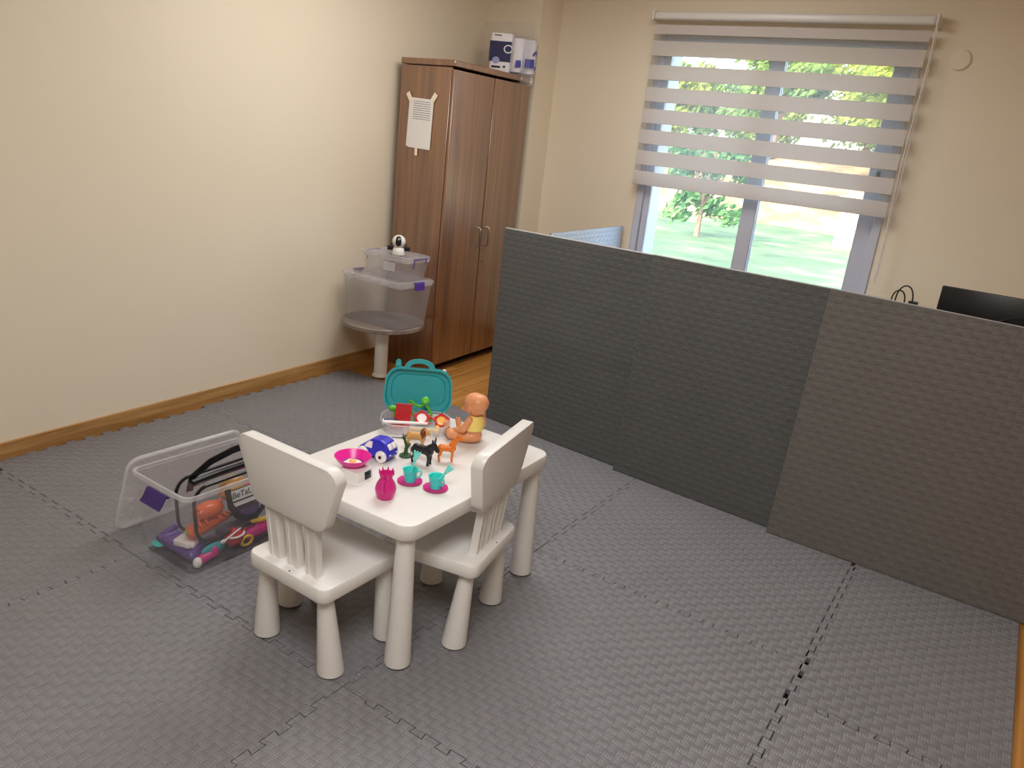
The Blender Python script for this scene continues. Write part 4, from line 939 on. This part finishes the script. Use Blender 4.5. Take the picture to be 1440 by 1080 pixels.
for z, rx, ry, ox in ((.044, .0275, .031, 0), (.047, .0275, .0312, 0), (.060, .0262, .0305, .001), (.074, .0245, .0300, .002), (.084, .020, .024, .002), (.0885, .0155, .017, .002)):
    rings.append([Vector((ox+rx*math.cos(2*PI*k/n), ry*math.sin(2*PI*k/n), z)) for k in range(n)])
loft(b, rings+[[p*.001+Vector((.002, 0, .0885))+Vector((p.x*.75, p.y*.75, 0)) for p in rings[-1]]], False, False); obj('yellow_top', b, 'bib', dl)
for s in (1, -1):
    b = bm_new(); ell(b, (-.0345, s*.0125, .1195), (.003, .0042, .0042), u=12, v=8); obj('eye', b, 'ink_black', dl)
b = bm_new(); ell(b, (-.0388, 0, .1015), (.0018, .0055, .0016), u=12, v=8); obj('mouth', b, 'magenta', dl)
for (y, z) in ((-.004, .076), (.006, .078), (-.002, .070)):
    b = bm_new(); ell(b, (-.0232, y, z), (.0018, .0036, .003), u=10, v=6); obj('printed_motif', b, 'green', dl)

# ------------------------------------------------------------------ toy tote on the floor
TC = Vector((-2.19, 1.595, 0)); TW, TDp, TH = .325, .455, .302
tt = tote('toy_tote', 'big open clear tote full of toys on the floor', TC, math.radians(-1), TW, TDp, TH, 'cleart', lid=False)
for s, lab in ((-1, 'near'), (1, 'far')):
    b = bm_new(); b.free(); b = latch_bm(.11, .042); xf(b.verts, Matrix.Rotation(-.5, 4, 'Y'))
    obj('latch', b, 'deeppurple', tt, (.012, s*TDp/2, TH-.035), (0, 0, s*PI/2))
ld2 = thing('tote_lid', 'clear lid leaning against the back of the open toy tote', 'lid', (-2.475, 1.61, 0), math.radians(-1))
b = bm_new(); lidslab(b, .335, .455, .04, .016); a_ = math.atan2(.322, .118)
xf(b.verts, Matrix.Translation((.0, 0, .008)) @ Matrix.Rotation(-a_, 4, 'Y') @ Matrix.Translation((.335/2, 0, 0))); obj('lid_panel', b, 'lidclear', ld2)
b = bm_new(); tube(b, rr(.332, .452, .04, .008), .0075, 8, closed=True); xf(b.verts, Matrix.Translation((.0, 0, .008)) @ Matrix.Rotation(-a_, 4, 'Y') @ Matrix.Translation((.335/2, 0, 0))); obj('lid_rim', b, 'rim', ld2)
b = bm_new()
for y in (-.18, -.12, .12, .18): box(b, (.12, y*1.0, .02), (.014, .02, .008), .002)
xf(b.verts, Matrix.Translation((.0, 0, .008)) @ Matrix.Rotation(-a_, 4, 'Y')); obj('lid_clips', b, 'rim', ld2)
# clear vinyl bag in the tote, face towards +x
BGX, BGY, BGZ = -2.085, 1.625, .085
bg = thing('clear_vinyl_bag', 'clear vinyl bag with black piping and handles in the tote', 'bag', (BGX, BGY, BGZ), 0)
def bag_ring(x, ins=0):
    w, h = .365-2*ins, .20-2*ins; pts = rr(w, h, .055, 0, 6); return [Vector((x+.02*((p.y/h)+.5)*-1, p.x, p.y+.10)) for p in pts]
b = bm_new(); loft(b, [bag_ring(-.105, .006), bag_ring(-.10), bag_ring(0), bag_ring(.005, .006)]); obj('bag_body', b, 'bagfilm', bg)
for x in (-.10, 0):
    b = bm_new(); tube(b, bag_ring(x), .006, 8, closed=True); obj('piping', b, 'blackrub', bg)
b = bm_new(); tube(b, [(-.07, -.15, .198), (-.07, -.05, .203), (-.07, .06, .203), (-.07, .15, .198)], .013, 8); obj('zip', b, 'blackrub', bg)
def strap(pts, w, t, axis):
    bm = bm_new(); rings = []; pts = [Vector(p) for p in pts]
    for i, p in enumerate(pts):
        d = (pts[min(i+1, len(pts)-1)]-pts[max(i-1, 0)]).normalized(); s = Vector(axis).cross(d).normalized(); a = Vector(axis)
        rings.append([p+s*w/2+a*t, p-s*w/2+a*t, p-s*w/2-a*t, p+s*w/2-a*t])
    loft(bm, rings); return bm
obj('handle', strap([(.004-.012, -.055, .165), (.008, -.055, .11), (.009, -.03, .062), (.009, .01, .035), (.009, .055, .030), (.009, .085, .055), (.008, .105, .10), (-.006, .115, .165)], .022, .0018, (1, 0, 0)), 'blackrub', bg, smooth=False)
obj('handle', strap([(-.10, -.14, .155), (-.09, -.135, .21), (-.08, -.07, .252), (-.075, .02, .272), (-.075, .10, .275), (-.08, .125, .262), (-.085, .10, .225), (-.095, .09, .19)], .026, .002, (1, 0, 0)), 'blackrub', bg, smooth=False)
lb_ = bm_new(); box(lb_, (0, 0, 0), (.002, .15, .066)); lab = obj('brand_label', lb_, 'paper', bg, (-.0035, .018, .122), (0, math.radians(-6), 0), smooth=False)
b = bm_new(); 
for (y, z, w, h) in ((0, .033, .152, .003), (0, -.033, .152, .003), (-.075, 0, .003, .066), (.075, 0, .003, .066), (0, -.012, .15, .005)): box(b, (.0012, y, z), (.0015, w, h))
obj('label_border', b, 'black', lab, smooth=False)
b = text_bm('BeTaLife', .032); xf(b.verts, Matrix.Translation((.0015, 0, .0105)) @ Matrix.Rotation(PI/2, 4, 'Z') @ Matrix.Rotation(PI/2, 4, 'X')); obj('label_lettering', b, 'black', lab, smooth=False)
# contents
def blobtoy(name, label, cat, loc, mat, shapes, voxel=.003, rotz=0, group='toys in the tote', extra=()):
    t = thing(name, label, cat, loc, rotz, group); b = bm_new()
    for s in shapes:
        if s[0] == 'e': ell(b, s[1], s[2])
        elif s[0] == 'c': cap(b, s[1], s[2], s[3], s[4])
        else: box(b, s[1], s[2], s[3] if len(s) > 3 else .004)
    obj('toy_body', remesh(b, voxel, 2), mat, t)
    for nm, mt, fn in extra: b = bm_new(); fn(b); obj(nm, b, mt, t)
    return t
gb = 'toys inside the vinyl bag'

blobtoy('toy_crab', 'orange toy crab in the vinyl bag', 'toy animal', (BGX-.05, BGY-.105, BGZ+.055), 'orange2', [('e', (0, 0, .034), (.036, .062, .030))]+[('c', (0, s*.03, .03), (.01, s*(.055 if s < 0 else .045), .06), .012, .008) for s in (1, -1)]+[('c', (.0, .02*k, .02), (.036, .028*k, .006), .007, .004) for k in (-2, -1, 1, 2)], group=gb)
blobtoy('toy_carrot', 'long orange toy carrot at the bottom of the vinyl bag', 'toy food', (BGX-.05, BGY-.10, BGZ+.005), 'orange2', [('c', (0, -.06, .024), (0, .07, .036), .030, .016)], group=gb, extra=(('carrot_top', 'lime', lambda b: [cap(b, (0, -.075, .024), (0, -.095, .034), .006, .003), cap(b, (0, -.075, .024), (.01, -.092, .026), .005, .003)]),))
blobtoy('toy_doll_head', 'tan round toy with a brown seam in the vinyl bag', 'toy', (BGX-.05, BGY+.0, BGZ+.10), 'tan', [('e', (0, 0, .04), (.042, .055, .05)), ('c', (0, 0, .0), (0, 0, .02), .02, .022)], group=gb)
blobtoy('toy_purse', 'hot pink toy purse in the vinyl bag', 'toy', (BGX-.05, BGY+.085, BGZ+.065), 'pink', [('b', (0, 0, .03), (.055, .10, .07), .014), ('c', (0, -.03, .06), (0, 0, .08), .006, .006), ('c', (0, 0, .08), (0, .03, .06), .006, .006)], group=gb)
blobtoy('toy_block', 'grey toy block low in the vinyl bag', 'toy', (BGX-.05, BGY+.06, BGZ+.012), 'violet', [('b', (0, 0, .02), (.05, .08, .04), .008)], group=gb)
blobtoy('toy_tray', 'purple scoop-shaped toy tray at the near end of the tote', 'toy', (-2.195, 1.465, .012), 'violet', [('b', (0, 0, .02), (.20, .085, .035), .015), ('c', (-.09, -.035, .03), (-.09, .03, .05), .012, .012), ('c', (.08, -.03, .03), (.08, .03, .05), .012, .012)])
blobtoy('toy_cheese', 'white wedge-shaped toy lying on the purple tray', 'toy food', (-2.165, 1.452, .052), 'eggwhite', [('b', (0, 0, .014), (.066, .055, .026), .006), ('b', (.02, 0, .012), (.05, .035, .022), .006)], rotz=.3)
blobtoy('toy_dish', 'mint green toy dish at the near left corner of the tote', 'toy', (-2.285, 1.425, .012), 'teal', [('e', (0, 0, .008), (.028, .022, .008)), ('e', (0, 0, .012), (.02, .016, .007))])
blobtoy('toy_teapot', 'red toy teapot in the middle of the tote', 'toy', (-2.085, 1.59, .028), 'red', [('e', (0, 0, .03), (.030, .038, .032)), ('c', (0, .03, .03), (0, .055, .05), .008, .006), ('e', (0, 0, .062), (.012, .012, .008))], extra=(('teapot_stripe', 'eggwhite', lambda b: tube(b, [(.03*math.cos(a)+.002, .036*math.sin(a), .045) for a in [-1.2+.3*k for k in range(9)]], .004, 6)),))
blobtoy('toy_plate', 'teal toy plate by the front wall of the tote', 'toy', (-2.085, 1.505, .012), 'caseteal', [('e', (0, 0, .035), (.012, .05, .024)), ('e', (.002, 0, .034), (.014, .03, .014))])
blobtoy('toy_shoe', 'magenta toy shoe with a white toe at the near front corner', 'toy', (-2.078, 1.452, .010), 'magenta', [('c', (0, 0, .02), (0, .045, .024), .018, .014), ('e', (0, .05, .03), (.016, .018, .022))], extra=(('white_toe', 'eggwhite', lambda b: ell(b, (.004, -.018, .016), (.015, .016, .020))),))
blobtoy('toy_spoon', 'white toy spoon resting against the red teapot', 'toy', (-2.066, 1.545, .075), 'eggwhite', [('c', (0, 0, 0), (0, .06, .022), .004, .0035), ('e', (0, -.012, -.004), (.005, .014, .009))])
blobtoy('toy_ring', 'yellow toy ring on the tote floor under the red teapot', 'toy', (-2.07, 1.635, .012), 'yellow', [('c', (.0, .024*math.cos(a), .02+.018*math.sin(a)), (.0, .024*math.cos(a+.7), .02+.018*math.sin(a+.7)), .006, .006) for a in [k*.7 for k in range(9)]])
blobtoy('toy_boat', 'magenta toy boat by the front wall of the tote', 'toy', (-2.09, 1.715, .014), 'magenta', [('c', (0, -.06, .03), (0, .05, .036), .024, .026), ('b', (-.005, 0, .05), (.03, .06, .03), .008)])
blobtoy('toy_banana', 'yellow toy banana on top of the magenta boat', 'toy food', (-2.085, 1.72, .08), 'yellow', [('c', (0, -.05, .012), (0, 0, .002), .009, .011), ('c', (0, 0, .002), (0, .05, .010), .011, .007)])
blobtoy('toy_bowl', 'teal toy bowl beside the vinyl bag at the far end', 'toy', (-2.10, 1.80-.02, .095), 'caseteal', [('e', (0, 0, .02), (.028, .03, .03)), ('e', (0, 0, .04), (.03, .03, .008))])
blobtoy('toy_brick', 'dark violet toy brick against the tote\'s near wall', 'toy', (-2.12, 1.51, .012), 'navy', [('b', (0, 0, .03), (.05, .06, .055), .01)])
blobtoy('toy_train', 'navy toy train car under the vinyl bag', 'toy', (-2.16, 1.66, .012), 'navy', [('b', (0, 0, .025), (.08, .14, .045), .01), ('c', (0, -.04, .05), (0, .04, .05), .014, .014)])
blobtoy('toy_rail', 'black toy rail strip at the front far corner', 'toy', (-2.072, 1.73, .012), 'ink_black', [('c', (0, -.05, .006), (0, .05, .010), .006, .006)])
